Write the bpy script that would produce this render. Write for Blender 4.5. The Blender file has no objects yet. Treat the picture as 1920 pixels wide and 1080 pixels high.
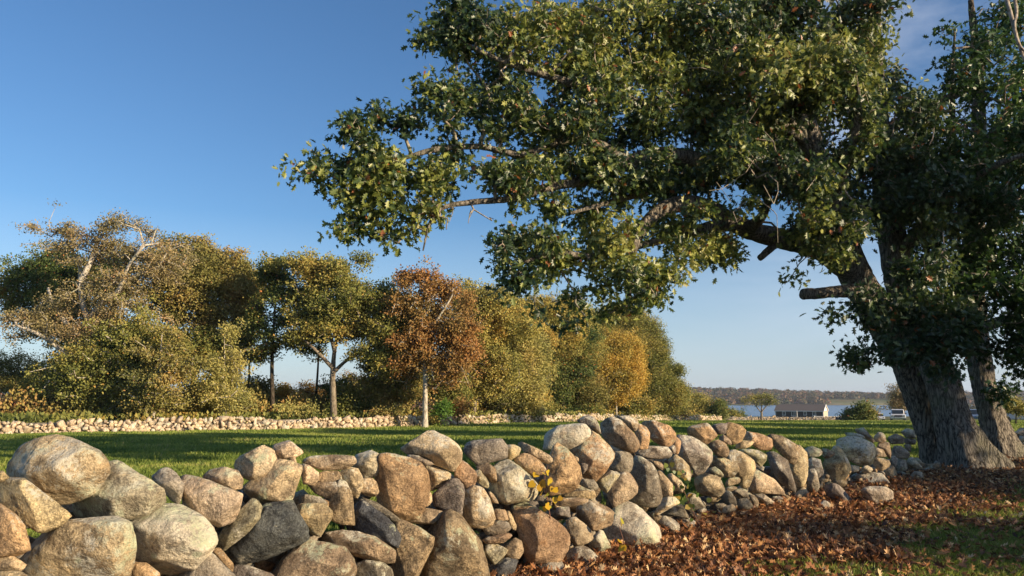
import bpy, bmesh, math, random
import numpy as np
from mathutils import Vector, noise as mnoise

# ------------------------------------------------------------------ camera, sky, sun, exposure
SC = bpy.context.scene
COL = SC.collection
PITCH = math.radians(8.0)
FPX = 1493.33
CAMZ = 1.5
cam_d = bpy.data.cameras.new('camera')
cam_d.lens = 28.0; cam_d.sensor_width = 36.0; cam_d.clip_start = 0.1; cam_d.clip_end = 9000
cam = bpy.data.objects.new('camera', cam_d); COL.objects.link(cam)
cam.location = (0, 0, CAMZ); cam.rotation_euler = (math.radians(90) + PITCH, 0, 0)
SC.camera = cam

SUN_ELEV = math.radians(15.0)
SUN_AZ = math.atan2(0.86, -0.51)          # clockwise from +Y
sun_vec = Vector((math.sin(SUN_AZ) * math.cos(SUN_ELEV), math.cos(SUN_AZ) * math.cos(SUN_ELEV), math.sin(SUN_ELEV)))
world = bpy.data.worlds.new('World'); SC.world = world; world.use_nodes = True
wn = world.node_tree.nodes; wl = world.node_tree.links
for n in list(wn): wn.remove(n)
w_out = wn.new('ShaderNodeOutputWorld'); w_bg = wn.new('ShaderNodeBackground')
w_sky = wn.new('ShaderNodeTexSky'); w_sky.sky_type = 'NISHITA'; w_sky.sun_disc = False
w_sky.sun_elevation = SUN_ELEV; w_sky.sun_rotation = SUN_AZ
w_sky.altitude = 0; w_sky.air_density = 1.0; w_sky.dust_density = 0.6; w_sky.ozone_density = 4.0
w_bg.inputs['Strength'].default_value = 0.096
w_tc = wn.new('ShaderNodeTexCoord'); w_map = wn.new('ShaderNodeMapping'); w_map.inputs['Scale'].default_value = (1.2, 1.2, 4.5); w_map.inputs['Location'].default_value = (3.7, 1.9, 0.6)
w_no = wn.new('ShaderNodeTexNoise'); w_no.inputs['Scale'].default_value = 2.2; w_no.inputs['Detail'].default_value = 7; w_no.inputs['Roughness'].default_value = 0.55
w_no.inputs['Distortion'].default_value = 0.4
w_cr = wn.new('ShaderNodeValToRGB'); w_cr.color_ramp.elements[0].position = 0.44; w_cr.color_ramp.elements[1].position = 0.80
w_mul = wn.new('ShaderNodeMath'); w_mul.operation = 'MULTIPLY'; w_mul.inputs[1].default_value = 0.85
w_mix = wn.new('ShaderNodeMix'); w_mix.data_type = 'RGBA'
w_mix.inputs[7].default_value = (5.2, 5.6, 6.4, 1)
wl.new(w_tc.outputs['Generated'], w_map.inputs['Vector']); wl.new(w_map.outputs[0], w_no.inputs['Vector'])
wl.new(w_no.outputs['Fac'], w_cr.inputs['Fac']); w_sx = wn.new('ShaderNodeSeparateXYZ'); wl.new(w_tc.outputs['Generated'], w_sx.inputs[0])
w_xr = wn.new('ShaderNodeMapRange'); w_xr.inputs['From Min'].default_value = 0.12; w_xr.inputs['From Max'].default_value = 0.5; wl.new(w_sx.outputs[0], w_xr.inputs[0])
w_m0 = wn.new('ShaderNodeMath'); w_m0.operation = 'MULTIPLY'; wl.new(w_cr.outputs['Color'], w_m0.inputs[0]); wl.new(w_xr.outputs[0], w_m0.inputs[1])
wl.new(w_m0.outputs[0], w_mul.inputs[0])
wl.new(w_mul.outputs[0], w_mix.inputs[0]); wl.new(w_sky.outputs[0], w_mix.inputs[6])
w_sep = wn.new('ShaderNodeSeparateXYZ'); wl.new(w_tc.outputs['Generated'], w_sep.inputs[0])
w_hr = wn.new('ShaderNodeMapRange'); w_hr.inputs['From Min'].default_value = 0.0; w_hr.inputs['From Max'].default_value = 0.22; w_hr.inputs['To Min'].default_value = 0.62; w_hr.inputs['To Max'].default_value = 0.0
wl.new(w_sep.outputs[2], w_hr.inputs[0])
w_mix2 = wn.new('ShaderNodeMix'); w_mix2.data_type = 'RGBA'; w_mix2.inputs[7].default_value = (4.3, 5.0, 5.9, 1)
wl.new(w_hr.outputs[0], w_mix2.inputs[0]); wl.new(w_mix.outputs[2], w_mix2.inputs[6])
w_hs = wn.new('ShaderNodeHueSaturation'); w_hs.inputs['Saturation'].default_value = 1.08; w_hs.inputs['Hue'].default_value = 0.502
wl.new(w_mix2.outputs[2], w_hs.inputs['Color']); wl.new(w_hs.outputs[0], w_bg.inputs['Color']); wl.new(w_bg.outputs[0], w_out.inputs['Surface'])

sun_d = bpy.data.lights.new('sun', 'SUN'); sun_d.energy = 5.0; sun_d.angle = math.radians(0.5); sun_d.color = (1.0, 0.79, 0.53)
sun = bpy.data.objects.new('sun', sun_d); COL.objects.link(sun)
sun.rotation_euler = sun_vec.to_track_quat('Z', 'Y').to_euler(); sun.location = (60, -30, 40)

SC.view_settings.view_transform = 'Standard'; SC.view_settings.look = 'None'
SC.view_settings.exposure = 0.70; SC.view_settings.gamma = 1.0; SC.view_settings.use_curve_mapping = False
SC.cycles.max_bounces = 5; SC.cycles.diffuse_bounces = 3; SC.cycles.glossy_bounces = 2
SC.cycles.transmission_bounces = 3; SC.cycles.transparent_max_bounces = 6

# ------------------------------------------------------------------ helpers
rng = np.random.default_rng(7)
random.seed(7)
CP, SP = math.cos(PITCH), math.sin(PITCH)

def P(u, v, Y):
    """point in the world that stands Y metres ahead, seen where the photo has (u, v)"""
    a = (u - 960) / FPX; b = (540 - v) / FPX
    dx, dy, dz = a, CP - b * SP, SP + b * CP
    t = Y / dy
    return np.array([dx * t, Y, CAMZ + dz * t])

GY = [-60, 0, 16, 30, 50, 70, 95, 140, 200, 300, 385, 400, 430, 1180, 1235, 1300, 1450, 1700, 2200, 6000]
GZ = [0, 0, 0, -0.25, -0.62, -0.62, -1.0, -2.1, -3.4, -5.2, -6.2, -6.9, -9, -9, -6.6, -4, 6, 16, 2, 0]
def gz(x, y):
    z = np.interp(y, GY, GZ)
    x_, y_ = np.asarray(x, float), np.asarray(y, float)
    k = np.clip((55 + 0.20 * (y_ - 390) - x_) / 12, 0, 1)
    z = np.where(y_ > 330, np.maximum(z, -9 + 3.6 * k), z)
    return z + 0.03 * np.sin(np.asarray(x) * 0.7 + 1.3) * np.cos(np.asarray(y) * 0.5) * (np.asarray(y) < 300)

def tag(o, label=None, cat=None, group=None, kind=None):
    if label: o['label'] = label
    if cat: o['category'] = cat
    if group: o['group'] = group
    if kind: o['kind'] = kind
    return o

def thing(name, loc, label, cat, group=None, rz=0.0):
    o = bpy.data.objects.new(name, None); COL.objects.link(o)
    o.location = loc; o.rotation_euler = (0, 0, rz); o.empty_display_size = 0.3
    return tag(o, label, cat, group)

def link(name, me, mat, parent=None):
    o = bpy.data.objects.new(name, me); COL.objects.link(o)
    if mat is not None: me.materials.append(mat)
    if parent is not None: o.parent = parent
    return o

def np_mesh(name, V, faces, mat, parent=None, attrs=None, smooth=True, origin=None, cattr=None):
    """faces: list of int arrays (M,k)"""
    V = np.asarray(V, dtype=np.float64)
    if origin is None and parent is not None: origin = np.array(parent.location)
    if origin is not None: V = V - np.asarray(origin)
    me = bpy.data.meshes.new(name)
    loops = np.concatenate([f.ravel() for f in faces]).astype(np.int32)
    sizes = np.concatenate([np.full(len(f), f.shape[1], dtype=np.int32) for f in faces])
    starts = np.concatenate([[0], np.cumsum(sizes)[:-1]]).astype(np.int32)
    me.vertices.add(len(V)); me.vertices.foreach_set('co', V.astype(np.float32).ravel())
    me.loops.add(len(loops)); me.loops.foreach_set('vertex_index', loops)
    me.polygons.add(len(sizes)); me.polygons.foreach_set('loop_start', starts)
    if smooth: me.polygons.foreach_set('use_smooth', np.ones(len(sizes), dtype=bool))
    me.update(calc_edges=True)
    if attrs:
        for k, a in attrs.items():
            at = me.attributes.new(k, 'FLOAT', 'POINT'); at.data.foreach_set('value', np.asarray(a, dtype=np.float32))
    if cattr:
        for k, a in cattr.items():
            at = me.attributes.new(k, 'FLOAT_COLOR', 'POINT'); at.data.foreach_set('color', np.asarray(a, dtype=np.float32).ravel())
    return link(name, me, mat, parent)

def norm(a):
    return a / (np.linalg.norm(a, axis=-1, keepdims=True) + 1e-9)

# ------------------------------------------------------------------ materials
class NT:
    def __init__(s, name):
        s.m = bpy.data.materials.new(name); s.m.use_nodes = True
        s.t = s.m.node_tree; s.n = s.t.nodes; s.l = s.t.links
        s.b = s.n['Principled BSDF']; s.out = s.n['Material Output']
    def new(s, t, **k):
        n = s.n.new(t)
        for a, v in k.items(): setattr(n, a, v)
        return n
    def link(s, a, b): s.l.new(a, b)
    def noise(s, vec, scale, detail=4, rough=0.55, dist=0.0):
        n = s.new('ShaderNodeTexNoise'); n.inputs['Scale'].default_value = scale; n.inputs['Detail'].default_value = detail
        n.inputs['Roughness'].default_value = rough; n.inputs['Distortion'].default_value = dist
        if vec is not None: s.link(vec, n.inputs['Vector'])
        return n.outputs['Fac']
    def ramp(s, fac, stops):
        n = s.new('ShaderNodeValToRGB'); cr = n.color_ramp
        while len(cr.elements) < len(stops): cr.elements.new(0.5)
        for e, (p, c) in zip(cr.elements, stops):
            e.position = p; e.color = (c, c, c, 1) if not hasattr(c, '__len__') else (c[0], c[1], c[2], 1)
        s.link(fac, n.inputs['Fac']); return n.outputs['Color']
    def mix(s, fac, a, b, mode='MIX'):
        n = s.new('ShaderNodeMix', data_type='RGBA', blend_type=mode)
        for i, x in ((0, fac), (6, a), (7, b)):
            if hasattr(x, 'is_output') or isinstance(x, bpy.types.NodeSocket): s.link(x, n.inputs[i])
            elif hasattr(x, '__len__'): n.inputs[i].default_value = (x[0], x[1], x[2], 1)
            else: n.inputs[i].default_value = x
        return n.outputs[2]
    def math(s, op, a, b=None):
        n = s.new('ShaderNodeMath', operation=op)
        for i, x in enumerate((a, b)):
            if x is None: continue
            if isinstance(x, bpy.types.NodeSocket): s.link(x, n.inputs[i])
            else: n.inputs[i].default_value = x
        return n.outputs[0]
    def coord(s, which='Object', scale=None):
        tc = s.new('ShaderNodeTexCoord'); o = tc.outputs[which]
        if scale:
            mp = s.new('ShaderNodeMapping'); mp.inputs['Scale'].default_value = scale; s.link(o, mp.inputs['Vector']); o = mp.outputs[0]
        return o
    def attr(s, name, out='Fac'):
        n = s.new('ShaderNodeAttribute', attribute_name=name); return n.outputs[out]
    def bump(s, h, strength=0.5, dist=0.02, normal=None):
        n = s.new('ShaderNodeBump'); n.inputs['Strength'].default_value = strength; n.inputs['Distance'].default_value = dist
        s.link(h, n.inputs['Height'])
        if normal is not None: s.link(normal, n.inputs['Normal'])
        return n.outputs[0]

def leaf_mat(name, stops, trans=0.3, rough=0.45, spec=0.4):
    t = NT(name)
    c = t.ramp(t.attr('rnd'), stops)
    t.link(c, t.b.inputs['Base Color']); t.b.inputs['Roughness'].default_value = rough
    t.b.inputs['Specular IOR Level'].default_value = spec
    tr = t.new('ShaderNodeBsdfTranslucent'); t.link(c, tr.inputs['Color'])
    ms = t.new('ShaderNodeMixShader'); ms.inputs[0].default_value = trans
    t.link(t.b.outputs[0], ms.inputs[1]); t.link(tr.outputs[0], ms.inputs[2]); t.link(ms.outputs[0], t.out.inputs['Surface'])
    return t.m

def bark_mat(name, c1, c2, scale=9.0, stretch=0.22, strength=0.9, dist=0.05):
    t = NT(name)
    oc = t.coord('Object'); v = t.coord('Object', (1, 1, stretch))
    ns = t.new('ShaderNodeTexNoise'); ns.inputs['Scale'].default_value = scale * 0.45; ns.inputs['Detail'].default_value = 3; t.link(v, ns.inputs['Vector'])
    sc = t.new('ShaderNodeVectorMath', operation='SCALE'); t.link(ns.outputs['Color'], sc.inputs[0]); sc.inputs['Scale'].default_value = 2.6 / scale
    ad = t.new('ShaderNodeVectorMath', operation='ADD'); t.link(v, ad.inputs[0]); t.link(sc.outputs[0], ad.inputs[1])
    vo = t.new('ShaderNodeTexVoronoi', feature='DISTANCE_TO_EDGE'); vo.inputs['Scale'].default_value = scale
    t.link(ad.outputs[0], vo.inputs['Vector'])
    n1 = t.noise(v, scale * 2.2, 6, 0.7, 0.6)
    n2 = t.noise(oc, 1.3, 4)
    pl = t.ramp(vo.outputs[0], [(0.0, 0.25), (0.14, 0.6), (0.4, 1.0)])
    h = t.math('ADD', t.math('MULTIPLY', n1, 1.1), t.math('MULTIPLY', pl, 0.42))
    c = t.ramp(h, [(0.62, c1), (0.92, c2)])
    c = t.mix(t.ramp(n2, [(0.5, 0.0), (0.75, 0.55)]), c, (c2[0] * 0.6, c2[1] * 0.72, c2[2] * 0.5))
    t.link(c, t.b.inputs['Base Color']); t.b.inputs['Roughness'].default_value = 0.92
    t.b.inputs['Specular IOR Level'].default_value = 0.2
    t.link(t.bump(h, strength, dist), t.b.inputs['Normal'])
    return t.m

def plain(name, c, rough=0.6, metal=0.0, var=0.12, scale=6.0):
    t = NT(name)
    n = t.noise(t.coord('Object'), scale, 5)
    col = t.mix(n, [x * (1 - var) for x in c], [min(1, x * (1 + var)) for x in c])
    t.link(col, t.b.inputs['Base Color']); t.b.inputs['Roughness'].default_value = rough; t.b.inputs['Metallic'].default_value = metal
    return t.m

def stone_mat(name, fine=1.0):
    t = NT(name)
    oc = t.coord('Object')
    col = t.attr('scol', 'Color'); lich = t.attr('scol', 'Alpha')
    n1 = t.noise(oc, 3.2 * fine, 6, 0.6, 0.6); n2 = t.noise(oc, 9.0 * fine, 8, 0.65, 0.3)
    n3 = t.noise(oc, 70 * fine, 4, 0.7); n4 = t.noise(t.coord('Object', (1, 1, 1.5)), 4.0 * fine, 8, 0.68, 0.25)
    c = t.mix(1.0, col, t.ramp(n1, [(0.34, (0.50, 0.47, 0.46)), (0.5, (1.0, 1.0, 1.0)), (0.66, (1.38, 1.32, 1.22))]), 'MULTIPLY')
    c = t.mix(t.ramp(n4, [(0.53, 0.0), (0.68, 0.55)]), c, t.mix(1.0, col, (1.02, 0.80, 0.56), 'MULTIPLY'))
    c = t.mix(t.ramp(n2, [(0.36, 0.9), (0.47, 0.0)]), c, t.mix(1.0, col, (0.42, 0.40, 0.40), 'MULTIPLY'))
    c = t.mix(1.0, c, t.ramp(n3, [(0.35, 0.6), (0.65, 1.38)]), 'MULTIPLY')
    # lichen: crusty pale patches, more where the stone faces up
    geo = t.new('ShaderNodeNewGeometry'); sx = t.new('ShaderNodeSeparateXYZ'); t.link(geo.outputs['Normal'], sx.inputs[0])
    # black specks and weather stain gathered in patches
    dk = t.math('MULTIPLY', t.ramp(t.noise(oc, 2.4 * fine, 3, 0.6), [(0.44, 0.0), (0.58, 1.0)]), t.ramp(t.noise(oc, 38 * fine, 4, 0.85), [(0.47, 0.0), (0.56, 0.8)]))
    c = t.mix(dk, c, t.mix(1.0, col, (0.34, 0.33, 0.33), 'MULTIPLY'))
    up = t.math('MULTIPLY', t.math('MAXIMUM', sx.outputs[2], 0.0), 0.09)
    ln = t.noise(oc, 3.6 * fine, 10, 0.78, 0.1)
    lv = t.math('ADD', t.math('ADD', ln, up), t.math('MULTIPLY', lich, 0.15))
    lm = t.ramp(lv, [(0.60, 0.0), (0.64, 0.7), (0.74, 1.0)])
    spk = t.ramp(t.noise(oc, 30 * fine, 5, 0.85), [(0.40, 0.0), (0.50, 1.0)])
    lm = t.math('MULTIPLY', lm, spk)
    lc = t.ramp(t.noise(oc, 2.0 * fine, 2), [(0.48, (0.66, 0.62, 0.50)), (0.62, (0.52, 0.55, 0.36))])
    c = t.mix(lm, c, lc)
    # a few round yellow-white rosettes
    vo = t.new('ShaderNodeTexVoronoi'); vo.inputs['Scale'].default_value = 4.2 * fine; t.link(oc, vo.inputs['Vector'])
    ro = t.math('ADD', vo.outputs['Distance'], t.math('MULTIPLY', n3, 0.16))
    rm = t.math('MULTIPLY', t.ramp(ro, [(0.19, 1.0), (0.22, 0.0)]), t.ramp(lich, [(0.25, 0.0), (0.5, 0.9)]))
    c = t.mix(rm, c, (0.55, 0.56, 0.40))
    t.link(c, t.b.inputs['Base Color']); t.b.inputs['Roughness'].default_value = 0.9; t.b.inputs['Specular IOR Level'].default_value = 0.25
    vc = t.new('ShaderNodeTexVoronoi', feature='F1'); vc.inputs['Scale'].default_value = 4.5 * fine
    wv_ = t.new('ShaderNodeVectorMath', operation='ADD'); ns = t.new('ShaderNodeTexNoise'); ns.inputs['Scale'].default_value = 5.0; t.link(oc, ns.inputs['Vector'])
    sc_ = t.new('ShaderNodeVectorMath', operation='SCALE'); sc_.inputs['Scale'].default_value = 0.35; t.link(ns.outputs['Color'], sc_.inputs[0])
    t.link(oc, wv_.inputs[0]); t.link(sc_.outputs[0], wv_.inputs[1]); t.link(wv_.outputs[0], vc.inputs['Vector'])
    crk = t.math('MULTIPLY', vc.outputs['Distance'], 4.5)
    h = t.math('ADD', t.math('ADD', t.math('MULTIPLY', n2, 1.1), t.math('MULTIPLY', n4, 1.0)), t.math('ADD', t.math('MULTIPLY', n3, 0.3), t.math('MULTIPLY', crk, 0.2)))
    t.link(t.bump(h, 1.0, 0.05 / fine), t.b.inputs['Normal'])
    return t.m

M = {}
M['stone'] = stone_mat('field stone', 1.0)
M['farstone'] = stone_mat('rubble stone', 1.6)
M['bark'] = bark_mat('oak bark', (0.045, 0.038, 0.032), (0.34, 0.30, 0.245), 13.0, 0.2, 1.0, 0.08)
M['bark_far'] = bark_mat('grey brown bark', (0.11, 0.085, 0.06), (0.30, 0.25, 0.19), 5, 0.3)
M['bark_pale'] = bark_mat('pale bark', (0.28, 0.24, 0.19), (0.62, 0.56, 0.46), 5, 0.3)
M['bark_dark'] = bark_mat('dark bark', (0.03, 0.024, 0.018), (0.10, 0.08, 0.06), 5, 0.3)
M['twig'] = bark_mat('twig bark', (0.16, 0.125, 0.095), (0.42, 0.36, 0.29), 14, 0.5, 0.5, 0.01)

# ------------------------------------------------------------------ ground, lake
def graded(lo, hi, pts):
    out = [lo]
    while out[-1] < hi:
        d = np.interp(abs(out[-1]), [p[0] for p in pts], [p[1] for p in pts])
        out.append(out[-1] + d)
    return np.array(out)
xs = graded(-2600, 2600, [(0, 0.6), (25, 0.8), (60, 3), (200, 12), (600, 60), (2600, 150)])
ys = graded(-60, 6000, [(0, 0.6), (25, 0.7), (60, 1.5), (200, 8), (450, 20), (1700, 40), (6000, 400)])
X, Yg = np.meshgrid(xs, ys)
Z = gz(X, Yg)
hz = np.array([mnoise.noise(Vector((x * 0.002, y * 0.004, 1.5))) for x, y in zip(X.ravel(), Yg.ravel())]).reshape(X.shape)
Z = Z + np.where(Yg > 1250, np.clip((Yg - 1250) / 400, 0, 1) * hz * 16, 0)
# wall line (foot of the near wall, front side)
WU = np.array([-150, 0, 300, 700, 1000, 1130, 1300, 1400, 1500, 1650, 1750])
WY = np.array([4.0, 4.35, 5.1, 6.0, 6.85, 7.7, 9.4, 10.5, 12.2, 14.5, 17.0])
WX = (WU - 960) / FPX * WY
WX = np.append(WX, [13.2, 20.0, 40.0]); WYY = np.append(WY, [22.0, 29.5, 52.0])
WX = np.insert(WX, 0, -12.0); WYY = np.insert(WYY, 0, -3.5)
def front_dist(x, y):
    """+ on the camera side of the wall foot, in metres"""
    return (np.interp(x, WX, WYY) - y) * 0.64
fieldm = np.clip((-front_dist(X, Yg) - 1.2) / 0.4, 0, 1)
farm = np.clip((Yg - 155) / 10, 0, 1)
nx, ny = len(xs), len(ys)
idx = np.arange(nx * ny).reshape(ny, nx)
F = np.stack([idx[:-1, :-1], idx[:-1, 1:], idx[1:, 1:], idx[1:, :-1]], -1).reshape(-1, 4)
t = NT('ground')
oc = t.coord('Object')
soil = t.ramp(t.noise(oc, 7, 8, 0.7), [(0.3, (0.045, 0.028, 0.016)), (0.7, (0.13, 0.075, 0.04))])
gn = t.noise(oc, 0.16, 4); gn2 = t.noise(oc, 26, 5, 0.8)
gr = t.mix(gn, (0.045, 0.085, 0.018), (0.075, 0.13, 0.028))
gr = t.mix(t.ramp(gn2, [(0.35, 0.0), (0.7, 0.7)]), gr, (0.11, 0.16, 0.04))
fr = t.ramp(t.noise(oc, 0.03, 5), [(0.4, (0.10, 0.13, 0.035)), (0.6, (0.19, 0.15, 0.07))])
c = t.mix(t.attr('field'), soil, gr); c = t.mix(t.attr('far'), c, fr)
t.link(c, t.b.inputs['Base Color']); t.b.inputs['Roughness'].default_value = 0.95; t.b.inputs['Specular IOR Level'].default_value = 0.1
t.link(t.bump(gn2, 0.8, 0.06), t.b.inputs['Normal'])
g = np_mesh('ground', np.stack([X, Yg, Z], -1).reshape(-1, 3), [F], t.m, attrs={'field': fieldm.ravel(), 'far': farm.ravel()})
tag(g, kind='structure')

t = NT('lake water')
t.b.inputs['Base Color'].default_value = (0.035, 0.10, 0.21, 1); t.b.inputs['Roughness'].default_value = 0.22; t.b.inputs['IOR'].default_value = 1.33
wv = t.noise(t.coord('Object', (0.35, 1.0, 1)), 0.6, 5, 0.6)
t.link(t.bump(wv, 0.7, 0.4), t.b.inputs['Normal'])
lake = np_mesh('lake', np.array([[-2500, 380, -6.5], [2500, 380, -6.5], [2500, 1330, -6.5], [-2500, 1330, -6.5]], float), [np.array([[0, 1, 2, 3]])], t.m)
tag(lake, kind='structure')

# ------------------------------------------------------------------ stones
def ico(sub):
    bm = bmesh.new(); bmesh.ops.create_icosphere(bm, subdivisions=sub, radius=1)
    V = np.array([v.co[:] for v in bm.verts]); Fc = np.array([[v.index for v in f.verts] for f in bm.faces]); bm.free()
    return norm(V), Fc
ICO = {k: ico(k) for k in (1, 2, 3, 4, 5)}

def hull_planes(pts):
    bm = bmesh.new()
    vs = [bm.verts.new(p) for p in pts]
    bmesh.ops.convex_hull(bm, input=vs)
    bm.normal_update()
    N, H = [], []
    for f in bm.faces:
        n = f.normal; h = n.dot(f.verts[0].co)
        if h < 0: n = -n; h = -h
        if f.calc_area() < 1e-7 or h < 1e-4: continue
        k = True
        for a, b in zip(N, H):
            if a.dot(n) > 0.998: k = False; break
        if k: N.append(n.copy()); H.append(h)
    bm.free()
    return np.array([n[:] for n in N]), np.array(H)

def rock_verts(pts, center, sub, p=16, rough=1.0, seed=0.0, cuts=0, cutdir=None):
    D, Fc = ICO[sub]
    Q = np.asarray(pts) - center
    N, H = hull_planes([Vector(q) for q in Q])
    rr = np.random.default_rng(int(abs(seed) * 1000) + 3)
    for _ in range(cuts):
        nrm = norm(rr.normal(size=3) + (0 if cutdir is None else np.array(cutdir) * 1.3))
        sup = (Q @ nrm).max(); N = np.vstack([N, nrm]); H = np.append(H, sup * rr.uniform(0.62, 0.86))
    s = np.maximum(D @ N.T, 0) / H
    r = (s ** p).sum(1) ** (-1.0 / p)
    r = np.minimum(r, np.linalg.norm(Q, axis=1).max() * 1.0)
    V = D * r[:, None]
    size = np.median(r)
    amp = 0.075 * rough * size
    f1 = 1.5 / size; f2 = 4.5 / size
    nz = np.empty(len(V))
    for i, v in enumerate(V):
        q = Vector((v[0] * f1 + seed, v[1] * f1, v[2] * f1)); q2 = Vector((v[0] * f2, v[1] * f2 + seed, v[2] * f2))
        a = mnoise.noise(q); b = mnoise.noise(q2)
        nz[i] = 0.8 * a + 0.5 * b + (0.16 * mnoise.noise(q2 * 2.7) if sub > 3 else 0) - 0.45 * max(0.0, 0.16 - abs(b)) / 0.16 * (0.5 + a)
    V = V * (1 + (nz * amp / np.maximum(r, size * 0.5)))[:, None]
    return V + center, Fc

PAL = {  # stone colours; the dark browns also carry painted shade low in the wall
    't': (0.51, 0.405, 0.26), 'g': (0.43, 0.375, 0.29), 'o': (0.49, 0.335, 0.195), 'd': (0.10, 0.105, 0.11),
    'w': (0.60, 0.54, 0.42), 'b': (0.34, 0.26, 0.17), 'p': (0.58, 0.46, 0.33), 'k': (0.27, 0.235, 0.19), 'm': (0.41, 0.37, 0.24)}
_ = {}
VIEWS = {'A': (0, 800, 3.857), 'B': (320, 800, 3.857), 'C': (640, 800, 3.857), 'D': (900, 820, 4.154),
         'E': (1020, 770, 6), 'F': (1020, 900, 6), 'G': (1300, 770, 6), 'H': (1280, 850, 6), 'I': (1500, 780, 6)}
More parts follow.
